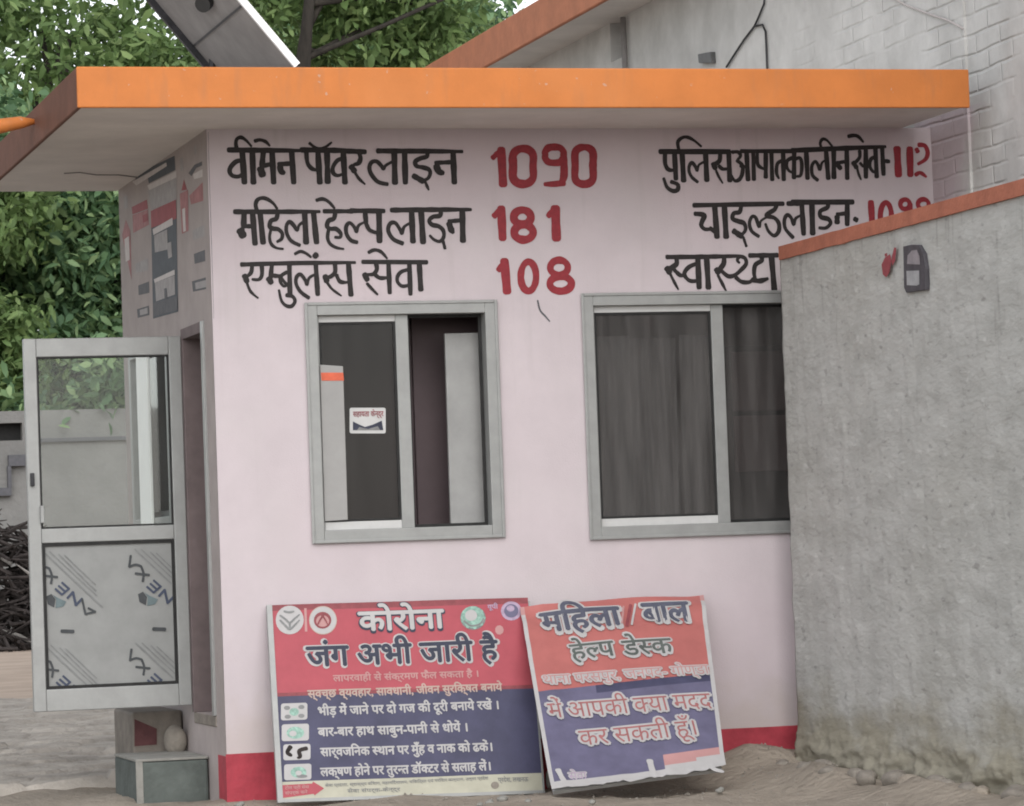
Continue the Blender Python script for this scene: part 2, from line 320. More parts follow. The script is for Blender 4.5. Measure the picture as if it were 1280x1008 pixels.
def stroke(mb, sh, pts, w, mt, off=0.001, closed=False, taper=True, brush=True):
    """pts: photo pixels; w: width in pixels; painted as a thin ribbon on the sheet"""
    uv = [np.array(sh.uv(*p)) for p in pts]
    a = sh.uv(*pts[0]); c = sh.uv(pts[0][0]+10, pts[0][1]); mpp = abs(c[0]-a[0])/10
    if sh is SIDE: 
        a2 = sh.uv(pts[0][0], pts[0][1]+10); mpp = abs(a2[1]-a[1])/10
    L = smooth_line(uv, closed); n = len(L); hw = w*mpp/2*(1.27 if sh is FRONT and mt == 'black_letter' else 1)
    _cyc[0] = (_cyc[0]+1) % 9; z0 = off + _cyc[0]*0.00025
    i0 = len(mb.v); k = mb.mi(mt); rings = []
    for j, p in enumerate(L):
        if closed: d = L[(j+1) % (n-1)]-L[(j-1) % (n-1)]
        else: d = L[min(j+1, n-1)]-L[max(j-1, 0)]
        d = d/(np.linalg.norm(d)+1e-9); nn = np.array([-d[1], d[0]])
        t = j/(n-1)
        ww = hw*(1+ (0.07*math.sin(7*t+p[0]*60)+.10*mnoise.noise((p[0]*45, p[1]*45, 3)) if brush else 0))
        if taper and not closed and len(pts) > 2: ww *= 1.0-0.35*max(0, t-0.6)/0.4
        rings.append((p, d, nn, ww, z0+0.0002*t))
    seq = []
    def capring(p, d, nn, ww, z, sgn):
        for q in (0.9, 0.55):
            s_ = math.sqrt(1-q*q); seq.append((p+d*sgn*ww*q*0.7, nn, ww*s_, z))
    if not closed:
        p, d, nn, ww, z = rings[0]; capring(p, d, nn, ww, z, -1)
    for p, d, nn, ww, z in rings: seq.append((p, nn, ww, z))
    if not closed:
        p, d, nn, ww, z = rings[-1]
        for q in (0.55, 0.9): seq.append((p+d*ww*q*0.7, nn, ww*math.sqrt(1-q*q), z))
    for p, nn, ww, z in seq:
        for sg in (1, -1):
            q = p+nn*ww*sg; mb.v.append(tuple(sh.pt(q[0], q[1], z)))
    for j in range(len(seq)-1):
        a = i0+2*j; mb.f.append((a, a+1, a+3, a+2)); mb.m.append(k)
def poly(mb, sh, pts, mt, off=0.001):
    mb.face([sh.pt(*sh.uv(*p), off) for p in pts], mt)
def disc(mb, sh, px, py, rx, ry, mt, off=0.001, n=20):
    poly(mb, sh, [(px+rx*math.cos(2*math.pi*i/n), py+ry*math.sin(2*math.pi*i/n)) for i in range(n)], mt, off)
def V(ox, oy, sc):                                # a magnified view of the photo: returns a point mapper
    return lambda pts: [(ox+x/sc, oy+y/sc) for x, y in pts]
_tcache = {}
def compose(key, parts):
    """register a word built from pieces; a piece (text, keep) is cut to the left part 'keep' of its width: a half letter"""
    V_, F_, Z_ = [], [], []; x = 0.; nz0 = 0
    for t in parts:
        if t == ' ': x += .26; continue
        txt, keep = (t, 1.) if isinstance(t, str) else t
        v, f, iz = text_mesh(txt, 0); v = v.copy(); a = v[:, 0].min(); w = v[:, 0].max()-a
        v[:, 0] = np.minimum(v[:, 0]-a, w*keep)+x; F_ += [tuple(i+len(V_) for i in q) for q in f]; V_ += v.tolist(); Z_ += [z+nz0 for z in iz]; nz0 += max(iz)+1
        x += w*keep-(.015 if keep == 1. else .0)
    _tcache[(key, 0)] = (np.array(V_), F_, Z_)
def text_mesh(s, bold):
    key = (s, bold)
    if key in _tcache: return _tcache[key]
    c = bpy.data.curves.new('lettering', 'FONT'); c.body = s; c.size = 1; c.resolution_u = 3
    o = bpy.data.objects.new('lettering', c); COL.objects.link(o); bpy.context.view_layer.update()
    dg = bpy.context.evaluated_depsgraph_get(); me = bpy.data.meshes.new_from_object(o.evaluated_get(dg))
    v = np.array([x.co[:] for x in me.vertices]); f = [tuple(p.vertices) for p in me.polygons]
    par = list(range(len(v)))
    def find(a):
        while par[a] != a: par[a] = par[par[a]]; a = par[a]
        return a
    for q in f:
        for a in q[1:]: par[find(a)] = find(q[0])
    isl = {}; iz = [isl.setdefault(find(i), len(isl)) for i in range(len(v))]
    bpy.data.objects.remove(o); bpy.data.curves.remove(c); bpy.data.meshes.remove(me)
    _tcache[key] = (v, f, iz); return _tcache[key]
def print_text(mb, sh, s, p0, p1, h, mt, off=0.001, bold=0.0, bar=0.62):
    """printed word: headline from pixel p0 to p1, letter height h pixels (headline to foot)"""
    v, f, iz = text_mesh(s, 0)
    x0, x1 = v[:, 0].min(), v[:, 0].max()
    A = np.array(sh.uv(*p0)); B = np.array(sh.uv(*p1)); D = np.array(sh.uv(p0[0], p0[1]+h))-A; D[0] *= 0.3
    k = mb.mi(mt); rad = bold*np.linalg.norm(D)/bar
    nc = 1 if bold <= 0 else (5 if bold < .04 else 9)
    for cidx in range(nc):
        i0 = len(mb.v); an = 2*math.pi*cidx/max(1, nc-1); sx_, sz_ = (0, 0) if cidx == nc-1 else (rad*math.cos(an), rad*math.sin(an))
        for p, z in zip(v, iz):
            q = A+(B-A)*((p[0]-x0)/(x1-x0))+D*((bar-p[1])/bar)
            mb.v.append(tuple(sh.pt(q[0]+sx_, q[1]+sz_, off+(z % 5)*0.00003+cidx*.00016)))
        for q in f: mb.f.append(tuple(i0+a for a in q)); mb.m.append(k)
def grid_wall(mb, axis, u0, u1, z0, z1, holes, a0, a1, mt, mt_in=None):
    """a wall slab with rectangular openings; axis 'Y': slab between Y=a0 (outer) and a1, u along X; axis 'X' likewise"""
    us = sorted({u0, u1, *[h[0] for h in holes], *[h[1] for h in holes]}); zs = sorted({z0, z1, *[h[2] for h in holes], *[h[3] for h in holes]})
    P = (lambda u, z, a: (u, a, z)) if axis == 'Y' else (lambda u, z, a: (a, u, z))
    solid = lambda i, j: 0 <= i < len(us)-1 and 0 <= j < len(zs)-1 and not any(h[0] <= us[i] and us[i+1] <= h[1] and h[2] <= zs[j] and zs[j+1] <= h[3] for h in holes)
    mt_in = mt_in or mt
    for i in range(len(us)-1):
        for j in range(len(zs)-1):
            if not solid(i, j): continue
            a, b_, c, d = us[i], us[i+1], zs[j], zs[j+1]
            mb.face([P(a, c, a0), P(b_, c, a0), P(b_, d, a0), P(a, d, a0)], mt)
            mb.face([P(a, c, a1), P(a, d, a1), P(b_, d, a1), P(b_, c, a1)], mt_in)
            if not solid(i-1, j): mb.face([P(a, c, a0), P(a, d, a0), P(a, d, a1), P(a, c, a1)], mt)
            if not solid(i+1, j): mb.face([P(b_, c, a0), P(b_, c, a1), P(b_, d, a1), P(b_, d, a0)], mt)
            if not solid(i, j-1): mb.face([P(a, c, a0), P(a, c, a1), P(b_, c, a1), P(b_, c, a0)], mt)
            if not solid(i, j+1): mb.face([P(a, d, a0), P(b_, d, a0), P(b_, d, a1), P(a, d, a1)], mt)

SIDE = Sheet((0, 0, 0), (-1, 0, 0))
FRONT = Sheet((0, 0, 0), (0, -1, 0))

# ================================================================= GROUND
def hills(x, y):
    z = 0.012*np.sin(x*3.1+y*1.7)+0.010*np.sin(x*7.3-y*5.1+1)+0.006*np.sin(x*17+y*13)
    z = z+0.085*np.exp(-((y+0.05)/0.28)**2)*np.clip((x-1.35)/0.9, 0, 1)            # earth banked against the wall's foot
    z = z+0.10*np.exp(-((x-2.42)/0.16)**2)*(y < 0.2)*np.clip((-y+0.4)/0.6, 0, 1)*(0.8+0.4*np.sin(y*5))
    return z-0.02
def ground_mesh():
    xs = np.concatenate([[-400, -120, -40, -14], np.linspace(-8, 6, 141), [12, 40, 120, 400]])
    ys = np.concatenate([[-60, -20, -9], np.linspace(-6, 3.0, 121), [5, 9, 16, 30, 60, 150, 400, 900]])
    X, Y = np.meshgrid(xs, ys); near = (X > -8.5) & (X < 6.5) & (Y > -6.5) & (Y < 3.2)
    Z = np.where(near, hills(X, Y)+rng.normal(0, 0.0035, X.shape), -0.03)
    v = np.stack([X, Y, Z], -1).reshape(-1, 3); nx, ny = len(xs), len(ys)
    f = [(j*nx+i, j*nx+i+1, (j+1)*nx+i+1, (j+1)*nx+i) for j in range(ny-1) for i in range(nx-1)]
    me = bpy.data.meshes.new('ground'); me.from_pydata(v.tolist(), [], f); me.materials.append(MATS['dirt'])
    me.polygons.foreach_set('use_smooth', [True]*len(f)); o = bpy.data.objects.new('ground', me); COL.objects.link(o)
    tag(o, 'bare trodden earth in front of the kiosk', kind='structure')
ground_mesh()
# worn brick-and-slab paving left of the kiosk
pf = onZ(60, 978, 0.03).y
def paving():
    xs = np.arange(-5, 5.01, .028); ys = np.concatenate([np.arange(pf, pf+4.5, .022), np.arange(pf+4.5, 11.8, .06)])
    X, Y = np.meshgrid(xs, ys); rg = np.random.default_rng(31)
    cx, cyy = np.meshgrid(np.arange(-5.4, 5.5, .42), np.arange(pf-.3, 12.2, .27)); cx = cx+rg.uniform(-.17, .17, cx.shape)+.2*(np.arange(cx.shape[0]) % 2)[:, None]; cyy = cyy+rg.uniform(-.10, .10, cyy.shape)
    C = np.stack([cx.ravel(), cyy.ravel()], 1); hC = rg.uniform(-.012, .014, len(C)); tx = rg.normal(0, .02, len(C)); ty = rg.normal(0, .03, len(C))
    P = np.stack([X.ravel(), Y.ravel()], 1); P2_ = P+.05*np.stack([np.sin(P[:, 1]*9+P[:, 0]*4), np.sin(P[:, 0]*11)], 1)
    Z = np.empty(len(P))
    for a in range(0, len(P), 4000):
        q = P2_[a:a+4000]; d2 = ((q[:, None, 0]-C[None, :, 0])**2+((q[:, None, 1]-C[None, :, 1])*1.5)**2)
        i2 = np.argpartition(d2, 2, 1)[:, :2]; dd = np.sqrt(np.take_along_axis(d2, i2, 1)); o_ = np.argsort(dd, 1); i2 = np.take_along_axis(i2, o_, 1); dd = np.take_along_axis(dd, o_, 1)
        k = i2[:, 0]; edge = np.clip((dd[:, 1]-dd[:, 0])/.04, 0, 1); edge = edge*edge*(3-2*edge)
        Z[a:a+4000] = .035+.004*np.maximum(0, q[:, 1]-pf)+(hC[k]+tx[k]*(q[:, 0]-C[k, 0])+ty[k]*(q[:, 1]-C[k, 1]))*edge-.022*(1-edge)
    Z = Z.reshape(X.shape)+.010*np.sin(X*3.1+Y*1.3)+.006*np.sin(X*7-Y*2.2)+rg.normal(0, .0015, X.shape)
    Z[0] = -.06; inside = (X > -.03) & (Y < 2.52); Z[inside] = -.05; st = (X > -.66) & (Y < 1.35); Z[st] = np.minimum(Z[st], .02)
    nx, ny = len(xs), len(ys); v = np.stack([X, Y, Z], -1).reshape(-1, 3)
    J, I = np.meshgrid(np.arange(ny-1), np.arange(nx-1), indexing='ij'); f = np.stack([J*nx+I, J*nx+I+1, (J+1)*nx+I+1, (J+1)*nx+I], -1).reshape(-1, 4)
    me = bpy.data.meshes.new('paving'); me.from_pydata(v.tolist(), [], f.tolist()); me.materials.append(MATS['slab']); me.polygons.foreach_set('use_smooth', [True]*len(f))
    o = bpy.data.objects.new('paving', me); COL.objects.link(o); tag(o, 'uneven worn stone paving beside the kiosk', kind='structure')
paving()
mb = MB(); mb.face([(-60, 11.5, 0.06), (40, 11.5, 0.06), (40, 31.2, 0.06), (-60, 31.2, 0.06)], 'tan_road')
tag(mb.build('road'), 'pale tan road behind the door', kind='structure')

# ================================================================= KIOSK
XB = onY(1165, 200, 0).x                         # where the big building's side wall meets the kiosk
YR = onX(148, 240, 0).y                          # rear of the kiosk's side wall
HW = onX(262, 160, 0).z                          # wall height = soffit height
YF = -0.80
FL = onY(97, 130, YF); FLT = onY(95, 82, YF); FRX = onY(1213, 135, YF).x
HW = 0.5*(HW+FL.z); ZT = HW+(FLT.z-FL.z); XL = FL.x
FLOOR = 0.36
def rect_px(tl, tr, br, bl, Y=0.0):
    p = [onY(*q, Y) for q in (tl, tr, br, bl)]
    return (p[0].x+p[3].x)/2, (p[1].x+p[2].x)/2, (p[2].z+p[3].z)/2, (p[0].z+p[1].z)/2
W1 = rect_px((382, 380), (620, 377), (628, 672), (390, 677))
W2 = rect_px((727, 368), (1084, 364), (1096, 664), (737, 671))
DY0, DY1 = onX(263, 600, 0).y+0.03, onX(236, 650, 0).y     # door opening along the side wall
DZ1 = onX(248, 404, 0).z
kiosk = thing('kiosk', 'small pink police help kiosk with orange flat roof edge and painted Hindi helpline numbers', 'kiosk', (0, 0, 0))
print('KIOSK', XB, YR, HW, ZT, XL, FRX, W1, W2, DY0, DY1, DZ1, CAM)
mb = MB()
grid_wall(mb, 'Y', 0, XB+0.02, -0.1, HW, [(W1[0]+.015, W1[1]-.015, W1[2]+.015, W1[3]-.015), (W2[0]+.015, W2[1]-.015, W2[2]+.015, W2[3]-.015)], 0, 0.12, 'pink_paint', 'interior_wall')
SW = (onX(215, 550, 0).y, onX(166, 550, 0).y, onY(190, 660, 0.9).z, onY(190, 438, 0.9).z)
SW = (SW[0]+0.02, SW[1], 1.22, 2.12)
grid_wall(mb, 'X', 0.12, YR, -0.1, HW, [(DY0, DY1, FLOOR, DZ1), SW], 0, 0.12, 'pink_shaded', 'interior_wall')
mb.face([(-.0012, .004, -.1), (-.0012, .004, HW), (-.0012, .1205, HW), (-.0012, .1205, -.1)], 'pink_shaded')
grid_wall(mb, 'Y', 0.122, XB, -0.1, HW-.002, [(.3, .75, 1.2, 2.2)], YR-.002, YR-.122, 'interior_wall')  # unseen rear opening added to let daylight into the room
wall = mb.build('wall', kiosk)
mb = MB(); mb.box(.12, XB, .12, YR-.13, FLOOR-.1, FLOOR, 'cupboard'); mb.build('floor', kiosk)
# roof slab with its orange edge
mb = MB(); mb.box(XL+.02, FRX-.004, YF+.02, YR+.03, HW, ZT-.01, 'soffit_paint'); mb.build('roof', kiosk)
mb = MB()
mb.box(XL, FRX, YF, YF+.02, HW-.012, ZT, 'orange_paint'); mb.box(XL, XL+.02, YF+.02, YR+.05, HW-.012, ZT, 'orange_shaded')
mb.build('fascia', kiosk, bevel=0.006)
# rounded orange rim of the porch canopy, leaving the roof's left edge
q0 = onX(40, 152, XL-0.01); q1 = onY(0, 158, q0.y)
mb = MB(); mb.tube([(q0.x+.02, q0.y, q0.z), (q0.x-.05, q0.y, q0.z-.005), (q1.x, q1.y, q1.z), (q1.x-.35, q1.y, q1.z-.012)], [.01, .028, .034, .035], 'orange_paint', 12); mb.build('roof_rim', kiosk, smooth=True)
# red plinth band
mb = MB(); mb.box(-.004, XB, -.004, -.0005, -.1, onY(285, 943, 0).z, 'red_plinth'); mb.box(-.004, -.0005, -.0005, DY0-.02, -.1, onY(285, 943, 0).z-.01, 'red_plinth'); mb.build('plinth', kiosk)
# dark gap line on the corner
def frame_rect(mb, u0, u1, z0, z1, w, a0, a1, mt, axis='Y', wb=None):
    wb = wb or w
    B = (lambda p, q, r, s: mb.box(p, q, a0, a1, r, s, mt)) if axis == 'Y' else (lambda p, q, r, s: mb.box(a0, a1, p, q, r, s, mt))
    B(u0, u0+w, z0, z1); B(u1-w, u1, z0, z1); B(u0+w, u1-w, z0, z0+wb); B(u0+w, u1-w, z1-w, z1)
def sliding_window(W, mullx, gmat, name_glass, right_glass):
    x0, x1, z0, z1 = W
    mb = MB(); frame_rect(mb, x0, x1, z0, z1, .052, -.014, .10, 'aluminium')
    frame_rect(mb, x0-.006, x1+.006, z0-.006, z1+.006, .014, -.020, -.0145, 'aluminium')
    win = mb.build('window', kiosk, bevel=0.003)
    ix0, ix1, iz0, iz1 = x0+.052, x1-.052, z0+.052, z1-.052
    s = MB(); sy0, sy1 = .02, .045
    s.box(ix0, ix0+.012, sy0, sy1, iz0, iz1, 'aluminium'); s.box(mullx-.058, mullx, sy0-.004, sy1, iz0, iz1, 'aluminium')
    s.box(ix0+.012, mullx-.058, sy0, sy1, iz0, iz0+.036, 'white_rail'); s.box(ix0+.012, mullx-.058, sy0, sy1, iz1-.030, iz1, 'white_rail')
    s.build('sash', win, bevel=0.002)
    g = MB(); g.box(ix0+.012, mullx-.058, .031, .034, iz0+.036, iz1-.03, gmat); g.build('pane', win)
    d = MB(); a = .047                                # black rubber gasket round the glass
    frame_rect(d, ix0+.0125, mullx-.0585, iz0+.0365, iz1-.0305, .010, .0255, .0305, 'black_rubber'); 
    frame_rect(d, mullx+.001, ix1, iz0, iz1, .014, .06, .07, 'black_rubber'); d.build('gasket', win)
    if right_glass:
        g = MB(); g.box(mullx+.014, ix1-.014, .062, .065, iz0+.014, iz1-.014, right_glass); g.build('pane', win)
    return ix0, ix1, iz0, iz1
MX1 = onY(514, 530, 0.02).x; MX2 = onY(908, 520, 0.02).x
sliding_window(W1, MX1, 'glass_clear', 'pane', None)
sliding_window(W2, MX2, 'glass_dusty', 'pane', 'glass_dusty')
# side window behind the open door
mb = MB(); frame_rect(mb, SW[0], SW[1], SW[2], SW[3], .05, -.012, .08, 'aluminium', 'X')
sw = mb.build('window', kiosk, bevel=0.003)
ym = SW[0]+(SW[1]-SW[0])*0.42
mb = MB(); mb.box(.02, .05, SW[0]+.05, SW[1]-.05, SW[2]+.05, SW[2]+.08, 'aluminium_dark'); mb.box(.02, .05, SW[0]+.05, SW[0]+.09, SW[2]+.08, SW[3]-.05, 'aluminium_dark'); mb.build('sash', sw)
mb = MB(); mb.box(.03, .034, SW[0]+.09, SW[1]-.05, SW[2]+.08, SW[3]-.05, 'glass_dusty'); mb.build('pane', sw)
mb = MB(); mb.box(-.03, -.0125, ym, ym+.30, SW[2]+.005, SW[3]-.005, 'light_strip_white'); mb.build('light_strip', sw, bevel=.004)  # white strip standing in for light showing through the side window

# door leaf, swung open at a right angle to the side wall
DYL = DY1+.01
P = lambda x, y: onY(x, y, DYL)
dx0, dx1 = P(35, 650).x, P(232, 650).x-.0
dz0, dz1 = (P(40, 890).z+P(238, 882).z)/2, (P(30, 425).z+P(225, 420).z)/2
zm0, zm1 = P(130, 677).z, P(130, 659).z
dx1 = min(dx1, -.012)
mb = MB(); ty0, ty1 = DYL-.02, DYL+.02; st = .058
mb.box(dx0, dx0+st, ty0, ty1, dz0, dz1, 'aluminium'); mb.box(dx1-st, dx1, ty0, ty1, dz0, dz1, 'aluminium')
mb.box(dx0+st, dx1-st, ty0, ty1, dz0, dz0+.10, 'aluminium'); mb.box(dx0+st, dx1-st, ty0, ty1, dz1-.085, dz1, 'aluminium')
mb.box(dx0+st, dx1-st, ty0, ty1, zm0, zm1, 'aluminium')
door = mb.build('door', kiosk, bevel=0.004)
mb = MB(); mb.box(dx0+st, dx1-st, DYL-.002, DYL+.002, zm1, dz1-.085, 'glass_door'); mb.build('pane', door)
mb = MB(); mb.box(dx0+st, dx1-st, DYL-.004, DYL+.004, dz0+.10, zm0, 'door_panel'); mb.build('panel', door)
mb = MB()
frame_rect(mb, dx0+st+.0005, dx1-st-.0005, dz0+.1005, zm0-.0005, .014, ty0+.006, ty0+.0155, 'black_rubber')
frame_rect(mb, dx0+st+.0005, dx1-st-.0005, zm1+.0005, dz1-.0855, .008, ty0+.006, ty0+.0175, 'black_rubber'); mb.build('gasket', door)
mb = MB(); lz = P(40, 600).z
mb.box(dx0+.012, dx0+.03, ty0-.022, ty0, lz-.03, lz+.03, 'dark_steel'); mb.build('latch', door, bevel=.003); mb = MB(); mb.box(dx0+st-.006, dx0+st+.012, ty0-.03, ty0-.001, lz-.20, lz-.12, 'aluminium'); mb.build('handle', door, bevel=.004)
for zz_ in (dz0+.2, (dz0+dz1)/2, dz1-.2):
    mb = MB(); mb.tube([(dx1+.008, DYL, zz_-.045), (dx1+.008, DYL, zz_+.045)], .008, 'aluminium'); mb.build('hinge', door)
# printed protective film on the lower panel
FILM = Sheet((0, DYL-.006, 0), (0, -1, 0)); vd = V(30, 660, 4.381)
def clipped(mb, pts, w, mt, box=(100, 103, 832, 892), closed=False):
    L = smooth_line([np.array(p, float) for p in pts]); run = []
    dense = []
    for a, b_ in zip(L[:-1], L[1:]): dense += [a+(b_-a)*t for t in (0, .25, .5, .75)]
    dense.append(L[-1])
    def flush():
        if len(run) >= 3: 
            k = max(1, len(run)//8); q = run[::k]
            if q[-1] is not run[-1]: q = q+[run[-1]]
            stroke(mb, FILM, vd(q), w/4.381, mt, taper=False, brush=False)
        run.clear()
    for p in dense:
        if box[0]+w/2 < p[0] < box[2]-w/2 and box[1]+w/2 < p[1] < box[3]-w/2: run.append(tuple(p))
        else: flush()
    flush()
for ox, oy in ((0, 0), (502, -12), (6, 512), (506, 500)):
    mb = MB()
    sft = lambda pts: [(x+ox, y+oy) for x, y in pts]
    for a, w in (([(105, 130), (430, 435)], 9), ([(140, 130), (400, 372)], 6), ([(190, 145), (395, 345)], 8), ([(222, 150), (392, 312)], 6)): clipped(mb, sft(a), w, 'print_grey')
    for a in ([(82, 165), (74, 226)], [(74, 226), (108, 214), (138, 222)], [(138, 222), (152, 262), (148, 305)], [(108, 262), (182, 270)]): clipped(mb, sft(a), 13, 'print_black')
    for a in ([(172, 335), (207, 366)], [(190, 318), (226, 350)], [(208, 300), (246, 334)], [(208, 366), (248, 332)]): clipped(mb, sft(a), 12, 'print_blue' if oy >= -12 else 'print_black')
    for a in ([(238, 385), (268, 352)], [(268, 352), (284, 424)], [(284, 424), (318, 388)]): clipped(mb, sft(a), 14, 'print_blue')
    for a in ([(318, 390), (336, 472)], [(336, 472), (390, 460)], [(390, 460), (352, 440)]): clipped(mb, sft(a), 12, 'print_black')
    def cp(pts): return [(min(max(x, 100), 832), min(max(y, 103), 890)) for x, y in sft(pts)]
    if oy < 400:
        poly(mb, FILM, vd(cp([(122, 375), (150, 362), (172, 392), (165, 436), (130, 418)])), 'print_black', .0012)
        poly(mb, FILM, vd(cp([(156, 366), (186, 384), (232, 404), (216, 430), (172, 440), (176, 392)])), 'print_teal', .0014)
        clipped(mb, sft([(206, 566), (270, 568)]), 20, 'print_black')
    else:
        poly(mb, FILM, vd([(x+ox, y) for x, y in [(120, 888), (135, 876), (165, 880), (175, 889)]]), 'print_black', .0012)
    mb.build('film_print', door)
# door frame in the opening
mb = MB()
mb.box(-.012, .10, DY0, DY0+.045, FLOOR, DZ1, 'aluminium'); mb.box(-.012, .14, DY1-.045, DY1, FLOOR, DZ1, 'jamb_brown'); mb.box(-.012, .10, DY0+.045, DY1-.045, DZ1-.05, DZ1, 'jamb_brown')
mb.build('door_frame', kiosk, bevel=.003)
mb = MB(); mb.box(-.005, .10, DY0, DY1, FLOOR-.05, FLOOR-.001, 'concrete_tan'); mb.build('door_sill', kiosk, bevel=.005)

# ---------------------------------------------------------------- painted lettering on the front wall (traced brush strokes)
v1, v2, v3, v4, v5 = V(270, 160, 7.111), V(430, 160, 7.111), V(600, 160, 7.111), V(280, 300, 7.111), V(430, 250, 7.111)
v6, v7, v8, v9, v10 = V(810, 160, 7.111), V(990, 160, 7.111), V(820, 240, 7.111), V(600, 290, 7.111), V(280, 235, 8.0)
def line(name, label, groups, mt, parent=kiosk):
    mb = MB()
    for view, sc, strokes in groups:
        for st_ in strokes:
            pts, w = st_[0], st_[1]; stroke(mb, FRONT, view(pts), w/sc, mt, closed=len(st_) > 2)
    o = mb.build(name, parent); o['label'] = label; return o
S = 7.111
line('painted_text', 'top left black brush lettering line', [(v1, S, [
 ([(110, 197), (400, 200), (740, 203)], 38), ([(240, 290), (180, 300), (130, 350), (122, 395), (150, 428), (205, 432), (240, 400)], 33), ([(232, 200), (252, 488)], 44),
 ([(322, 210), (332, 488)], 42), ([(185, 195), (176, 140), (186, 100), (222, 86), (266, 112), (314, 165)], 27), ([(345, 118), (390, 108), (440, 124), (476, 160)], 26),
 ([(420, 212), (408, 335)], 40), ([(395, 365), (412, 420)], 52), ([(400, 345), (490, 322)], 32), ([(498, 212), (512, 488)], 42),
 ([(672, 212), (690, 488)], 42), ([(556, 325), (660, 318)], 34), ([(568, 345), (578, 385), (604, 402)], 44),
 ([(756, 197), (1000, 200), (1285, 207)], 38), ([(802, 212), (812, 310), (850, 362), (900, 378)], 32), ([(905, 212), (922, 488)], 42), ([(985, 212), (992, 482)], 42),
 ([(830, 137), (880, 176), (930, 186), (980, 166), (1026, 130)], 22), ([(1132, 272), (1080, 290), (1040, 348), (1042, 402), (1080, 425), (1128, 410)], 31), ([(1130, 212), (1146, 488)], 42)]),
 (v2, S, [([(0, 207), (188, 214)], 36), ([(132, 218), (146, 270), (128, 315), (90, 326)], 33), ([(65, 345), (92, 385)], 44), ([(92, 390), (130, 450), (185, 502)], 22),
 ([(298, 206), (650, 208), (1050, 212)], 36), ([(385, 502), (300, 480), (240, 410), (225, 350), (246, 306), (290, 300), (330, 338), (350, 366), (370, 335), (432, 300)], 30), ([(445, 212), (452, 490)], 42),
 ([(538, 212), (545, 490)], 42), ([(740, 215), (735, 255), (680, 272), (634, 300), (645, 340), (700, 352), (752, 370), (766, 405), (745, 450), (700, 470)], 33), ([(618, 428), (700, 474)], 40), ([(720, 480), (736, 515), (752, 552)], 22),
 ([(968, 212), (980, 488)], 42), ([(812, 312), (968, 305)], 30), ([(820, 340), (842, 388), (880, 402)], 48)])], 'black_letter')
line('painted_text', 'middle left black brush lettering line', [(v10, 8.0, [
 ([(105, 240), (500, 240), (955, 238)], 38), ([(200, 250), (195, 390)], 46), ([(165, 430), (190, 480)], 66), ([(205, 385), (285, 385)], 36), ([(285, 250), (310, 560)], 46),
 ([(360, 250), (390, 550)], 46), ([(330, 235), (315, 170), (335, 120), (385, 102), (440, 118), (495, 160), (530, 210)], 32),
 ([(535, 262), (520, 310), (470, 330), (455, 385), (490, 408), (540, 415), (580, 455), (575, 510), (530, 540)], 36), ([(470, 410), (455, 490), (470, 560), (520, 600), (590, 612)], 26),
 ([(755, 575), (670, 530), (625, 450), (625, 375), (655, 340), (695, 375), (730, 425), (750, 375), (800, 335)], 32), ([(805, 255), (820, 548)], 46), ([(895, 255), (925, 548)], 46),
 ([(925, 125), (985, 112), (1045, 140), (1105, 205)], 30), ([(1000, 235), (1280, 235)], 36), ([(1110, 262), (1095, 310), (1045, 330), (1030, 385), (1065, 410), (1120, 412), (1165, 455), (1160, 495), (1110, 495)], 36),
 ([(1045, 420), (1035, 500), (1060, 560), (1120, 598), (1195, 612)], 28)]),
 (v5, S, [([(60, 97), (355, 100)], 34), ([(115, 378), (60, 360), (22, 305), (18, 240), (48, 205), (88, 240), (110, 285), (128, 230), (182, 198)], 27), ([(186, 112), (194, 200)], 36),
 ([(192, 205), (228, 270), (300, 296)], 30), ([(310, 108), (315, 370)], 42), ([(420, 92), (780, 88), (1128, 87)], 35),
 ([(520, 388), (440, 352), (397, 290), (395, 240), (420, 205), (460, 210), (500, 270), (515, 298), (535, 240), (592, 205)], 29), ([(600, 105), (612, 372)], 42), ([(685, 105), (702, 378)], 42),
 ([(860, 110), (850, 142), (790, 152), (757, 185), (782, 222), (840, 236), (880, 272), (885, 330), (850, 370), (800, 355), (762, 318)], 31), ([(880, 370), (896, 432)], 22),
 ([(1050, 105), (1056, 366)], 42), ([(930, 192), (1050, 182)], 30), ([(935, 212), (950, 260), (970, 292)], 44)])], 'black_letter')
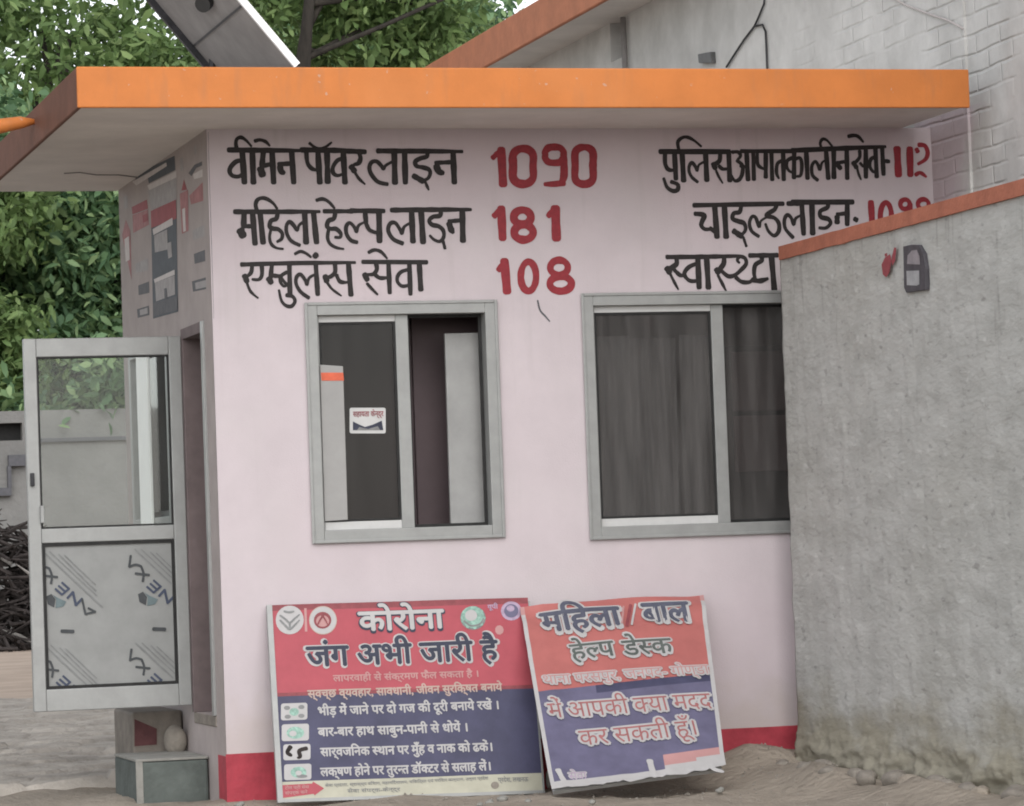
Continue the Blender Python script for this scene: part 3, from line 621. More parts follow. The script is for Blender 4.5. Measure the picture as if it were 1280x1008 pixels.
line('painted_text', 'lower left black brush lettering line', [(v4, S, [
 ([(155, 220), (600, 208), (1165, 202)], 32), ([(250, 222), (240, 290), (200, 330)], 29), ([(182, 320), (204, 372)], 40), ([(202, 380), (236, 460), (302, 518)], 21), ([(335, 228), (336, 310), (310, 352), (250, 352)], 29),
 ([(425, 220), (412, 350)], 32), ([(395, 345), (420, 382)], 40), ([(410, 315), (500, 325)], 29), ([(558, 288), (510, 320), (500, 370), (530, 412), (568, 398)], 25), ([(500, 332), (560, 402)], 24), ([(580, 212), (586, 490)], 35),
 ([(556, 492), (610, 505), (630, 548), (600, 590), (550, 585), (510, 540), (488, 448)], 27), ([(815, 215), (832, 486)], 36), ([(752, 516), (680, 462), (640, 390), (645, 330), (680, 308), (720, 358), (736, 398), (756, 340), (808, 308)], 27),
 ([(630, 126), (680, 104), (730, 122), (772, 155)], 23), ([(808, 135), (820, 146)], 44), ([(985, 222), (985, 290), (940, 330), (900, 330)], 33), ([(898, 322), (912, 366)], 40), ([(915, 378), (962, 440), (1042, 498)], 21), ([(1000, 315), (1032, 372), (1100, 378)], 29), ([(1105, 212), (1128, 490)], 37)]),
 (v5, S, [([(165, 552), (735, 555)], 32), ([(218, 468), (270, 446), (330, 464), (382, 522)], 25), ([(285, 570), (290, 620), (260, 660), (200, 665)], 31), ([(182, 662), (206, 712)], 40), ([(205, 745), (245, 790), (297, 842)], 22), ([(280, 670), (320, 695), (390, 692)], 29), ([(395, 570), (406, 828)], 34),
 ([(578, 618), (510, 640), (475, 682), (476, 730), (512, 766), (562, 762), (580, 738)], 27), ([(580, 570), (590, 840)], 34), ([(668, 570), (682, 800)], 37)])], 'black_letter')
def rq(x0, x1, y0, y1, k=2.2):
    o_ = []
    for cx_, cy_c, a0 in ((x1-k, y0+k, -90), (x1-k, y1-k, 0), (x0+k, y1-k, 90), (x0+k, y0+k, 180)): o_ += [(cx_+k*math.cos(R(a0+d_)), cy_c+k*math.sin(R(a0+d_))) for d_ in (0, 30, 60, 90)]
    return o_
def rr(x0, x1, y0, y1): 
    k = .28*min(x1-x0, y1-y0); return [(x0+k, y0), (x1-k, y0), (x1, y0+k), (x1, (y0+y1)/2), (x1, y1-k), (x1-k, y1), (x0+k, y1), (x0, y1-k), (x0, (y0+y1)/2), (x0, y0+k)]
def el(cx, cy, rx, ry, n=10): return [(cx+rx*math.sin(2*math.pi*i/n), cy-ry*math.cos(2*math.pi*i/n)) for i in range(n)]
line('painted_number', 'red number 1090', [(v3, S, [([(112, 268), (178, 205)], 46), ([(188, 192), (204, 505)], 74), (rr(293, 470, 192, 494), 72, 1), (rr(578, 740, 176, 308), 62, 1), ([(744, 230), (746, 420), (720, 490)], 66), ([(745, 490), (660, 500), (575, 502)], 58), (rr(845, 1003, 178, 496), 66, 1)])], 'red_letter')
line('painted_number', 'red number 181', [(v3, S, [([(125, 785), (178, 728)], 52), ([(188, 715), (200, 985)], 76), (el(375, 795, 76, 64), 68, 1), (el(387, 930, 84, 66), 68, 1), ([(606, 785), (652, 728)], 50), ([(668, 715), (678, 985)], 80)])], 'red_letter')
line('painted_number', 'red number 108', [(v9, S, [([(165, 340), (205, 285)], 52), ([(216, 258), (240, 532)], 78), (el(430, 397, 68, 130, 12), 60, 1), (el(702, 318, 78, 66), 62, 1), (el(716, 462, 96, 66), 66, 1)])], 'red_letter')
line('painted_text', 'top right narrow black brush lettering line', [(v6, S, [
 ([(105, 212), (725, 213)], 34), ([(150, 222), (152, 320), (182, 372), (238, 377)], 31), ([(235, 222), (246, 455)], 36), ([(205, 480), (262, 505), (262, 550), (220, 562), (168, 528), (138, 450)], 29),
 ([(276, 205), (264, 130), (300, 90), (350, 84), (410, 114), (472, 166)], 25), ([(302, 220), (316, 470)], 38), ([(440, 482), (390, 440), (365, 390), (366, 340), (390, 310), (420, 345), (436, 382), (452, 330), (506, 300)], 25), ([(510, 215), (522, 466)], 38),
 ([(640, 225), (635, 290), (600, 320), (580, 325)], 31), ([(580, 320), (596, 360)], 38), ([(600, 370), (625, 430), (662, 492)], 19), ([(630, 340), (660, 366), (706, 366)], 27), ([(715, 215), (726, 470)], 35),
 ([(750, 216), (800, 216), (822, 250), (790, 290)], 26), ([(790, 292), (838, 335), (836, 410), (810, 460), (770, 470), (742, 425)], 27), ([(820, 340), (880, 350)], 24), ([(875, 222), (888, 462)], 34), ([(826, 208), (1285, 208)], 30), ([(934, 222), (940, 460)], 30),
 ([(970, 222), (976, 330), (1042, 372)], 26), ([(1045, 222), (1045, 440)], 32), ([(1095, 225), (1102, 462)], 30), ([(1198, 288), (1150, 320), (1142, 400), (1162, 450)], 26), ([(1200, 225), (1206, 462)], 34), ([(1280, 268), (1240, 290), (1230, 335), (1250, 380), (1282, 398)], 25)]),
 (v7, S, [([(0, 202), (400, 185), (830, 168)], 34), ([(18, 215), (16, 445)], 32), ([(28, 278), (70, 270), (86, 330), (76, 420), (40, 432)], 26), ([(125, 210), (136, 450)], 34), ([(226, 466), (180, 420), (175, 340), (205, 300), (230, 332), (246, 372), (266, 310), (306, 285)], 24), ([(300, 200), (320, 450)], 34), ([(370, 200), (372, 442)], 34), ([(266, 192), (250, 140), (270, 102), (310, 112), (356, 165)], 22),
 ([(485, 195), (490, 450)], 34), ([(400, 312), (480, 300)], 25), ([(405, 330), (430, 362)], 35), ([(600, 208), (600, 260), (570, 300), (545, 312)], 26), ([(545, 310), (570, 352)], 34), ([(575, 352), (590, 410), (612, 462)], 19), ([(605, 315), (630, 340), (662, 322)], 22), ([(655, 188), (656, 440)], 34), ([(500, 76), (550, 68), (590, 80), (632, 126)], 26),
 ([(742, 258), (700, 280), (690, 340), (720, 390), (750, 380)], 25), ([(740, 186), (752, 436)], 32), ([(800, 180), (812, 415)], 32), ([(830, 296), (862, 300)], 28)])], 'black_letter')
line('painted_number', 'dark red number 112', [(v7, S, [([(932, 185), (945, 420)], 62), ([(1045, 185), (1050, 420)], 60), ([(1105, 190), (1115, 212)], 40), ([(1126, 152), (1180, 160), (1205, 220), (1185, 280), (1120, 322)], 38), ([(1098, 418), (1140, 400), (1192, 436)], 34)])], 'red_letter')
line('painted_text', 'middle right black brush lettering line', [(v8, S, [
 ([(335, 120), (1130, 106)], 33), ([(345, 195), (400, 200), (430, 215), (410, 260), (402, 300), (432, 332), (484, 332)], 34), ([(480, 325), (535, 362)], 30), ([(520, 125), (541, 402)], 42), ([(606, 125), (622, 402)], 40),
 ([(755, 130), (740, 180), (690, 192), (680, 240), (730, 262), (780, 280), (795, 330), (770, 372), (720, 392)], 32), ([(690, 350), (760, 396)], 40), ([(775, 402), (802, 484)], 20), ([(912, 396), (850, 350), (830, 280), (852, 222), (886, 232), (916, 312), (932, 260), (990, 222)], 25),
 ([(1070, 122), (1050, 160), (1000, 190), (985, 215), (1050, 232), (1090, 280), (1090, 350), (1050, 390), (1000, 352), (972, 286)], 30), ([(1170, 105), (1285, 103)], 33), ([(1216, 406), (1150, 330), (1140, 250), (1166, 206), (1200, 232), (1222, 292), (1238, 240), (1280, 212)], 26)]),
 (v7, S, [([(0, 662), (540, 660)], 33), ([(85, 680), (102, 946)], 37), ([(175, 675), (182, 940)], 40), ([(320, 675), (310, 710), (250, 742), (255, 792), (320, 812), (340, 850), (300, 890), (240, 890)], 32), ([(490, 680), (490, 860)], 37), ([(400, 770), (490, 760)], 27), ([(400, 792), (400, 842)], 38), ([(556, 810), (574, 820)], 34)])], 'black_letter')
line('painted_number', 'dark red number 1098 mostly hidden by the boundary wall', [(v7, S, [([(700, 660), (712, 860)], 56), (el(833, 790, 50, 125), 46, 1), (el(1003, 680, 42, 42), 40, 1), ([(1050, 680), (1048, 800)], 42), (el(1165, 680, 48, 44), 40, 1), (el(1168, 790, 50, 50), 40, 1)])], 'red_letter')
line('painted_text', 'bottom right black brush lettering line cut off by the boundary wall', [(v8, S, [
 ([(95, 580), (400, 578), (752, 570)], 32), ([(180, 590), (182, 640), (140, 670), (100, 682)], 33), ([(95, 680), (120, 716)], 40), ([(125, 730), (160, 800), (197, 868)], 21), ([(150, 682), (210, 740), (252, 742)], 29), ([(362, 638), (290, 670), (250, 730), (290, 786), (350, 792), (374, 768)], 29), ([(370, 590), (382, 852)], 40), ([(448, 590), (464, 852)], 40),
 ([(605, 590), (600, 640), (570, 680), (540, 692)], 34), ([(535, 690), (555, 722)], 40), ([(550, 742), (590, 820), (622, 882)], 23), ([(580, 702), (640, 750), (700, 740), (760, 690), (800, 640), (790, 592), (746, 576), (722, 606), (740, 632)], 29), ([(710, 762), (760, 800), (830, 802), (862, 770)], 29),
 ([(935, 580), (938, 612), (882, 650), (870, 720), (880, 770)], 33), ([(862, 782), (920, 792), (992, 772)], 34), ([(830, 566), (1078, 564)], 32), ([(1024, 575), (1050, 868)], 42), ([(1110, 556), (1235, 540)], 22), ([(1140, 575), (1150, 860)], 38)])], 'black_letter')

# ---------------------------------------------------------------- mural on the side wall
mb = MB(); vm = V(140, 160, 3.88)
for pts, mt, off in [
 ([(110, 228), (305, 135), (308, 205), (180, 270), (172, 232), (118, 262)], 'mural_dark', .001), ([(100, 262), (265, 168), (268, 186), (120, 280)], 'mural_pale', .002),
 ([(172, 280), (312, 210), (314, 240), (182, 302)], 'mural_pale', .001), ([(176, 305), (314, 244), (314, 350), (190, 398)], 'mural_grey', .0012),
 ([(96, 385), (170, 348), (176, 392), (100, 420)], 'mural_red', .001), ([(100, 424), (176, 396), (180, 470), (104, 510)], 'mural_pinkred', .001), ([(150, 425), (172, 415), (176, 450), (152, 462)], 'mural_red', .0022),
 ([(190, 404), (312, 348), (322, 892), (200, 926)], 'mural_dark', .001), ([(190, 404), (312, 348), (315, 440), (192, 486)], 'mural_red', .002), ([(200, 492), (296, 436), (298, 470), (204, 520)], 'mural_pale', .003), ([(206, 522), (270, 492), (272, 590), (210, 605)], 'mural_grey', .0022), ([(268, 560), (290, 552), (294, 625), (276, 635)], 'mural_grey', .0026),
 ([(206, 735), (306, 688), (308, 712), (210, 752)], 'mural_pale', .003), ([(210, 752), (306, 715), (308, 808), (216, 842)], 'mural_grey', .0022), ([(256, 780), (268, 776), (272, 826), (258, 830)], 'mural_slate', .0032), ([(202, 850), (318, 816), (320, 884), (204, 914)], 'mural_slate', .0026),
 ([(68, 445), (90, 500), (96, 740), (58, 560), (50, 520)], 'mural_pinkred', .001), ([(62, 540), (84, 525), (88, 640), (68, 650)], 'mural_pale', .002),
 ([(338, 305), (350, 250), (364, 300)], 'mural_red', .001), ([(330, 320), (370, 300), (372, 500), (340, 515)], 'mural_pinkred', .0012), ([(342, 395), (356, 388), (360, 500), (348, 505)], 'mural_pale', .002),
 ([(376, 330), (454, 250), (456, 350), (384, 372)], 'mural_pinkred', .001), ([(372, 220), (400, 180), (455, 155), (456, 175), (410, 195), (386, 235)], 'mural_slate', .001), ([(394, 225), (450, 195), (452, 235), (400, 250)], 'mural_pale', .001),
 ([(392, 498), (456, 466), (458, 522), (394, 545)], 'mural_grey', .001), ([(398, 612), (456, 590), (458, 645), (402, 660)], 'mural_slate', .001), ([(388, 745), (466, 722), (468, 780), (394, 795)], 'mural_slate', .001), ([(404, 752), (458, 738), (460, 772), (408, 784)], 'mural_grey', .002),
 ([(114, 660), (176, 632), (178, 690), (118, 705)], 'mural_grey', .001), ([(128, 765), (180, 745), (182, 800), (130, 812)], 'mural_slate', .001), ([(122, 880), (180, 862), (182, 908), (126, 922)], 'mural_slate', .001), ([(136, 884), (174, 872), (176, 900), (138, 910)], 'mural_grey', .002),
 ([(58, 335), (76, 325), (78, 390), (62, 395)], 'mural_grey', .001), ([(330, 150), (344, 142), (348, 205), (334, 212)], 'mural_grey', .001), ([(398, 90), (410, 82), (412, 128), (400, 132)], 'mural_grey', .001)]:
    poly(mb, SIDE, vm(pts), mt, off)
stroke(mb, SIDE, [(261, 166), (263, 240), (266, 330), (268, 398)], 3.2, 'mural_slate', .002, brush=False)
mb.build('wall_mural', kiosk)['label'] = 'faded red and dark painted notice panel on the side wall'
# cable tacked along the soffit and the crack below the number
q = [onZ(*p, HW-.004) for p in ((80, 217), (100, 216), (120, 219), (148, 219), (172, 222))]
mb = MB(); mb.tube(q, .0028, 'solar_back', 6); mb.build('soffit_wire', kiosk)
mb = MB(); stroke(mb, FRONT, [(672, 376), (675, 388), (682, 396), (687, 402)], 2.2, 'mural_slate', brush=False); mb.build('wall_crack', kiosk)

# things seen inside, behind the glass
def standing(name, label, cat, quad, Y, th, mt, parts=()):
    p = [onY(*q_, Y) for q_ in quad]; base_ = (sum(q_.x for q_ in p)/4, Y, min(q_.z for q_ in p))
    t = thing(name, label, cat, base_); mb = MB(); mb.prism(p, (0, th, 0), mt); mb.build('panel', t, bevel=.003)
    for nm, qd, mt2, dy in parts:
        b2 = MB(); b2.prism([onY(*q_, Y+dy) for q_ in qd], (0, -dy-.0002, 0), mt2); b2.build(nm, t)
    return t
standing('white_board', 'narrow white board with an orange stripe against the left pane of the left window', 'board', [(400, 456), (429, 458), (435, 650), (406, 652)], .006, .012, 'white_board',
         [('stripe', [(401, 466), (429, 466), (430, 476), (402, 476)], 'sign_stripe', -.002)])
standing('grey_board', 'tall plain grey board standing in the open right half of the left window', 'board', [(556, 417), (608, 416), (618, 668), (564, 668)], .16, .02, 'grey_board')
# curtain behind the right window
def curtain(xa, xb, Y, z0, z1, label, amp=.02, k=26):
    n = 60; mb = MB(); t = np.linspace(0, 1, n); rows = 8
    pts = [[(xa+(xb-xa)*u, Y+amp*math.sin(u*k+.5*r)+amp*.5*math.sin(u*k*2.3+1), z0+(z1-z0)*r/(rows-1)) for u in t] for r in range(rows)]
    i0 = 0; mb.mi('curtain')
    for r in pts: mb.v += r
    for r in range(rows-1):
        for i in range(n-1): mb.f.append((r*n+i, r*n+i+1, (r+1)*n+i+1, (r+1)*n+i)); mb.m.append(0)
    o = mb.build('curtain', smooth=True); sm = o.modifiers.new('thick', 'SOLIDIFY'); sm.thickness = .002
    tag(o, label, 'curtain', 'curtains behind the right window')
cz0, cz1 = W2[2]-.05, onY(820, 420, .2).z
curtain(W2[0]+.0, onY(786, 500, .2).x, .17, cz0, cz1, 'flat grey curtain strip at the left end of the right window', .006, 8)
curtain(onY(790, 500, .2).x, onY(848, 500, .2).x, .22, cz0, cz1-.01, 'streaky dark grey curtain in the middle of the right window pane', .010, 13)
curtain(onY(850, 500, .2).x, onY(893, 500, .2).x, .18, cz0, cz1, 'smooth grey curtain strip beside the mullion of the right window', .007, 7)
cx0, cx1 = onY(912, 550, .5).x, onY(985, 550, .5).x+.3
t = thing('cupboard', 'dark cupboard standing inside behind the far right pane', 'cupboard', ((cx0+cx1)/2, .5, FLOOR))
mb = MB(); mb.box(cx0, cx1, .50, .95, FLOOR, onY(940, 432, .5).z, 'cupboard'); mb.build('body', t, bevel=.01)
for a, b_ in ((590, 520), (514, 440)):
    mb = MB(); mb.box(cx0+.02, cx1-.02, .485, .4995, onY(940, a, .5).z, onY(940, b_, .5).z, 'interior_wall'); mb.build('drawer_front', t, bevel=.005)
def backdrop(xa, xb, Y, z1, label):
    t = thing('backdrop', label, 'backdrop', ((xa+xb)/2, Y, FLOOR)); mb = MB(); mb.box(xa, xb, Y, Y+.4, FLOOR, z1, 'backdrop_maroon'); mb.build('body', t, bevel=.008)
    xm = (xa+xb)/2-.06
    for a, b_ in ((xa+.012, xm-.003), (xm+.003, xb-.012)):
        mb = MB(); mb.box(a, b_, Y-.018, Y-.0005, FLOOR+.05, z1-.012, 'backdrop_maroon'); d_ = mb.build('door', t, bevel=.004)
backdrop(.50, 1.62, .42, 2.32, 'tall maroon backdrop added inside behind the left window in place of the dim interior')  # backdrop added to catch window light, standing in for the dim interior
# sticker on the left pane
STK = Sheet((0, .0305, 0), (0, -1, 0)); p = [STK.uv(*q_) for q_ in ((436, 510), (482, 509), (484, 541), (438, 543))]
t = thing('sticker', 'small white sticker with red heading stuck on the left window pane', 'sticker', STK.pt(*p[3]))
mb = MB(); rc = rq(437, 482, 510, 542)
mb.prism([STK.pt(*STK.uv(*q_), .0015) for q_ in rc], (0, .0012, 0), 'white_rail'); mb.build('card', t)
mb = MB(); print_text(mb, STK, 'सहायता केन्द्र', (441, 515), (479, 514.5), 6, 'poster_maroon', .003, .02)
poly(mb, STK, [(441, 538), (441, 527), (449, 531), (456, 534), (466, 531), (477, 526), (479, 538)], 'poster_ink', .003); poly(mb, STK, [(446, 538), (449, 534), (460, 536.5), (472, 533), (475, 538)], 'print_grey', .0036)
mb.build('print', t)

# ================================================================= STEPS
b0 = onZ(172, 1001, -.01); sx0 = b0.x; sy0 = b0.y; sz = onY(172, 953, sy0).z
t = thing('concrete_step', 'low grey green concrete step with pale worn edges at the kiosk door', 'step', (sx0/2, sy0+.3, 0))
mb = MB(); mb.box(sx0, -.006, sy0, sy0+.62, -.08, sz, 'concrete_green'); mb.build('block', t, bevel=.012)
mb = MB(); mb.box(sx0-.004, -.006, sy0-.004, sy0+.60, sz+.0005, sz+.012, 'concrete_edge'); mb.box(sx0-.004, sx0+.028, sy0-.004, sy0-.0005, -.05, sz, 'concrete_edge'); mb.build('worn_edge', t, bevel=.004)
uy = sy0+.63; ux0 = onY(166, 912, uy).x; uz = min(onY(200, 889, uy).z, dz0-.015)
t = thing('upper_step', 'upper tan concrete step with a dark red painted corner under the open door', 'step', (ux0/2, uy+.2, 0))
mb = MB(); mb.box(ux0, -.006, uy, uy+.55, -.05, uz, 'concrete_tan'); mb.build('block', t, bevel=.012)
mb = MB(); UP = Sheet((0, uy-.001, 0), (0, -1, 0)); poly(mb, UP, [(168, 899), (196, 911), (196, 931), (168, 933)], 'dark_red_paint', .002); mb.build('painted_corner', t)
def rock(name, label, cat, loc, r, sq, mt, seed, group=None):
    rg = np.random.default_rng(seed); import bmesh
    bm = bmesh.new(); bmesh.ops.create_icosphere(bm, subdivisions=3, radius=1)
    ph = rg.uniform(0, 6, (5, 3)); fr = rg.uniform(1, 3.2, (5, 3))
    for v_ in bm.verts:
        d = sum(math.sin(fr[i] @ np.array(v_.co)+ph[i, 0]) for i in range(5))*.07
        c = v_.co*(1+d); v_.co = Vector((c.x*r*sq[0], c.y*r*sq[1], c.z*r*sq[2]))
    me = bpy.data.meshes.new(name); bm.to_mesh(me); bm.free(); me.materials.append(MATS[mt]); me.polygons.foreach_set('use_smooth', [True]*len(me.polygons))
    o = bpy.data.objects.new(name, me); COL.objects.link(o); o.location = loc
    if label: tag(o, label, cat, group)
    return o
q = onY(218, 912, uy-.06); rock('stone', 'rounded tan stone resting on the low step against the upper step', 'stone', (q.x, uy-.085, sz+.062), .075, (.72, .62, .95), 'stone', 5)
q = onY(250, 918, uy-.05); rock('dark_stone', 'dark rounded lump wedged between the door step and the kiosk wall', 'stone', (q.x, uy-.07, sz+.065), .075, (.62, .6, 1.0), 'concrete_green', 9)
q = onZ(267, 992, 0); rock('plaster_lump', 'small pale plaster lump at the right end of the low step', 'rubble', (q.x, q.y-.01, .03), .026, (.9, .9, 1.2), 'concrete_edge', 12)

# ================================================================= NOTICE BOARDS
BL, TL, TR = onZ(347, 1004, .0), onY(333, 757, -.045), onY(662, 747, -.045)
n1 = (TR-TL).cross(BL-TL).normalized()
B1 = Sheet(TL, n1, lambda a, c: .0015*math.sin(a*9)+.001*math.sin(c*13+a*4))
def board(sh, px): return sh.pt(*sh.uv(*px))
QU = [(333, 757), (662, 747), (681, 992), (347, 1004)]
t1 = thing('notice_board', 'framed red and navy printed Hindi health notice board leaning on the pink wall', 'notice board', tuple((BL+board(B1, QU[2]))/2))
def inset(quad, px):                                 # quad shrunk towards its centre, in pixels
    cx_ = sum(q_[0] for q_ in quad)/4; cy2 = sum(q_[1] for q_ in quad)/4
    return [(x+(px if x < cx_ else -px), y+(px if y < cy2 else -px)) for x, y in quad]
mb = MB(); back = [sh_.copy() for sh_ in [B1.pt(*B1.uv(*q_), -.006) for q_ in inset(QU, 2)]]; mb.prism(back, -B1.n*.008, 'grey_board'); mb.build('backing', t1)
def bil(quad, s, t): 
    a = [quad[0][k]*(1-s)+quad[1][k]*s for k in (0, 1)]; b_ = [quad[3][k]*(1-s)+quad[2][k]*s for k in (0, 1)]
    return (a[0]*(1-t)+b_[0]*t, a[1]*(1-t)+b_[1]*t)
mb = MB(); w_ = 9/330; h_ = 4/245
for q_ in ([(0, 0), (w_*.75, 0), (w_*.75, 1), (0, 1)], [(1-w_*.25, .02), (1, .02), (1, 1), (1-w_*.25, 1)], [(w_*.75, 1-h_), (1-w_*.25, 1-h_), (1-w_*.25, 1), (w_*.75, 1)]):
    mb.prism([B1.pt(*B1.uv(*bil(QU, *p_)), .006) for p_ in q_], -B1.n*.022, 'aluminium')
mb.build('frame', t1)
mb = MB(); rows = [(0, .03, 'poster_maroon'), (.03, .445, 'poster_red'), (.445, .463, 'poster_maroon'), (.463, .895, 'poster_navy'), (.895, .985, 'poster_cream')]
for t0_, t1_, mt in rows:
    n = 12; k = max(2, int((t1_-t0_)*16))
    for i in range(n):
        for j in range(k):
            s0, s1 = w_*.75+(1-1.0*w_)*i/n, w_*.75+(1-1.0*w_)*(i+1)/n; a0, a1 = t0_+(t1_-t0_)*j/k, t0_+(t1_-t0_)*(j+1)/k
            mb.face([B1.pt(*B1.uv(*bil(QU, *p_)), .001) for p_ in ((s0, a0), (s1, a0), (s1, a1), (s0, a1))], mt)
mb.build('printed_sheet', t1)
mb = MB(); va, vb, vc, ve = V(330, 745, 7.111), V(500, 740, 7.111), V(335, 860, 7.111), V(500, 860, 6.737)
compose('line3', ['सार्वजिनक', ' ', ('स', .70), 'थान', ' ', 'पर', ' ', 'मुँह', ' ', 'व', ' ', 'नाक', ' ', 'को', ' ', 'ढकें', ' ', '।'])
compose('line4', ['लक्षण', ' ', 'होने', ' ', 'पर', ' ', 'तुर', ('न', .70), 'त', ' ', 'डॉ', ('क', .8), 'टर', ' ', 'से', ' ', 'सलाह', ' ', 'लें', ' ', '।'])
def P1(s, p0, p1, h, mt, off=.003, bold=0): print_text(mb, B1, s, p0, p1, h, mt, off, bold)
P1('कोरोना', (447, 767), (554, 763.5), 24, 'poster_ink', .0025, .055); P1('कोरोना', (447.5, 766.5), (553.5, 763), 22.5, 'poster_white', .004, .03)
P1('जंग अभी जारी है', (381, 810), (622, 801.5), 25, 'poster_white', .0025, .062); P1('जंग अभी जारी है', (382.5, 810), (620.5, 801.5), 24, 'poster_ink', .0045, .026)
P1('लापरवाही से संक्रमण फैल सकता है ।', (416, 845), (597, 839), 7.5, 'poster_pink', .0025, .03)
P1('स्वच्छ व्यवहार, सावधानी, जीवन सुरिक्षत बनाये', (384, 864), (627, 855), 9, 'poster_tan', .0025, .03)
for s_, p0, p1, h in (('भीड़ में जाने पर दो गज की दूरी बनाये रखें ।', (397, 885), (622, 877), 10), ('बार-बार हाथ साबुन-पानी से धोयें ।', (397, 911), (583, 905), 10), ('line3', (400, 936), (614, 929.5), 10), ('line4', (400, 961), (612, 953.5), 10)):
    P1(s_, p0, p1, h, 'poster_white', .003, .032)
P1('सेवा प्रदाता, स्वास्थ्य विभाग, महानिदेशालय, चिकित्सा एवं परिवार कल्याण, उत्तर प्रदेश', (406, 981), (610, 971.5), 3.2, 'print_grey', .0025, .02); P1('सेवा संपर्क-केन्द्र', (434, 987.5), (500, 985), 4, 'print_grey', .0025, .02); P1('प्रदेश, लखनऊ', (622, 973), (660, 972), 5, 'print_grey', .0025, .02)
poly(mb, B1, [(352, 982), (390, 980), (391, 977.5), (405, 986), (393, 995), (392, 993), (353, 998)], 'poster_red', .0022)
P1('टोल फ्री सेवा', (356, 984), (386, 982.6), 3.4, 'poster_pink', .003, .02); P1('संपर्क करें', (356, 990.5), (384, 989), 3.4, 'poster_pink', .003, .02)
for cx_, cy2, r, mt in ((362, 775.5, 17.5, 'poster_white'), (403.5, 776, 17.5, 'poster_tan')): disc(mb, B1, cx_, cy2, r, r*1.02, mt, .0024, 26)
disc(mb, B1, 403.5, 776, 16.5, 16.8, 'poster_white', .0026, 26)
for s_ in ([(350, 770), (357, 775), (362, 779), (368, 774), (374, 769)], [(350, 776), (357, 783), (362, 787), (368, 782), (374, 776)], [(362, 779), (362, 787)], [(355, 765), (361, 766), (367, 765)]): stroke(mb, B1, s_, 2.6, 'print_grey', .0034, brush=False)
disc(mb, B1, 403, 776, 11, 10.5, 'poster_maroon', .0034); disc(mb, B1, 403, 777, 8.2, 7.2, 'poster_pink', .0042); stroke(mb, B1, [(397, 781), (403, 772), (409, 781)], 2, 'poster_maroon', .005, brush=False); disc(mb, B1, 403, 771, 2, 2, 'poster_maroon', .0056)
poly(mb, B1, [(380, 761), (383, 761), (384, 790), (381, 790)], 'poster_pink', .0024)
disc(mb, B1, 591, 773, 16, 15, 'print_grey', .0024); disc(mb, B1, 590.5, 772, 14.5, 13.5, 'poster_green', .003); disc(mb, B1, 588.5, 770, 7.5, 7, 'poster_white', .0036)
for k in range(9):
    a = k*.7; disc(mb, B1, 591+13.5*math.cos(a), 773+12.5*math.sin(a), 2.2, 2.2, 'poster_green', .0042, 8)
stroke(mb, B1, [(580, 777), (588, 783), (599, 781), (604, 774)], 2.4, 'print_grey', .0046, brush=False)
disc(mb, B1, 624, 788, 5.5, 6, 'poster_pink', .0024, 9); disc(mb, B1, 639, 764, 13, 12, 'poster_lilac', .0024); disc(mb, B1, 639, 764, 9, 8.5, 'poster_violet', .003); disc(mb, B1, 638, 761, 5, 4, 'poster_lilac', .0036)
P1('यूपी', (609, 757), (622, 756), 5, 'poster_lilac', .0025, .03)
icons = [(351, 880, 384, 901), (352, 906, 386, 927), (354, 931, 388, 951), (355, 956, 389, 976)]
for k, (x0, y0, x1, y1) in enumerate(icons):
    q_ = rq(x0, x1, y0, y1, 3); poly(mb, B1, [(a, b_-(a-x0)*.03) for a, b_ in q_], 'poster_white', .0026)
    cx_, cy2 = (x0+x1)/2, (y0+y1)/2
    if k == 0:
        for dx_, dy_ in ((-9, -5), (9, -6), (-8, 6), (9, 5)): disc(mb, B1, cx_+dx_, cy2+dy_, 4, 2.7, 'print_grey', .0034, 10); 
        disc(mb, B1, cx_, cy2, 6, 5, 'poster_green', .0032, 12)
    elif k == 1: disc(mb, B1, cx_, cy2, 11, 7.5, 'poster_green', .0034); disc(mb, B1, cx_-3, cy2+1, 4.5, 3.5, 'poster_white', .004)
    elif k == 2:
        stroke(mb, B1, [(cx_-8, y0+3), (cx_-12, cy2), (cx_-7, cy2+4)], 5.5, 'twigs', .0034); stroke(mb, B1, [(cx_+12, cy2-5), (cx_+3, cy2-2), (cx_+4, cy2+5), (cx_+1, y1-3)], 5, 'twigs', .0036)
    else: disc(mb, B1, cx_+1, cy2, 10, 7, 'poster_green', .0034); disc(mb, B1, cx_+5, cy2+5, 7, 2.2, 'print_grey', .004); disc(mb, B1, cx_+1, cy2+1, 4, 3, 'poster_white', .0044)
disc(mb, B1, 618.5, 982, 5, 4.5, 'stone', .003)
mb.build('lettering', t1)

BL2, TL2, TR2 = onZ(690, 991, .02), onY(650, 758, -.075), onY(880, 740, -.05)
n2 = (TR2-TL2).cross(BL2-TL2).normalized()
def wrinkle(a, c):
    top = max(0., 1+c*2.6)
    return .004*math.sin(a*6+c*3)+.006*top*math.sin(c*38+a*5+1.2*math.sin(a*7))+.004*math.sin(a*11+c*19)*top+.0035*math.exp(-((a-.1-c*.15)/.03)**2)
B2 = Sheet(TL2, n2, wrinkle)
Q2 = [(650, 758), (880, 740), (907, 962), (689, 990)]
t2 = thing('banner_board', 'crumpled orange and violet Hindi help desk banner on a board with torn white foot', 'banner', tuple((BL2+board(B2, Q2[2]))/2))
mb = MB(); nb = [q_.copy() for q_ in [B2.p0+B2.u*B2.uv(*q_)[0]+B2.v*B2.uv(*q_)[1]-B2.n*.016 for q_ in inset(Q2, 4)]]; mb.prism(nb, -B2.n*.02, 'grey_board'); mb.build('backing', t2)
mb = MB(); n, k = 44, 48
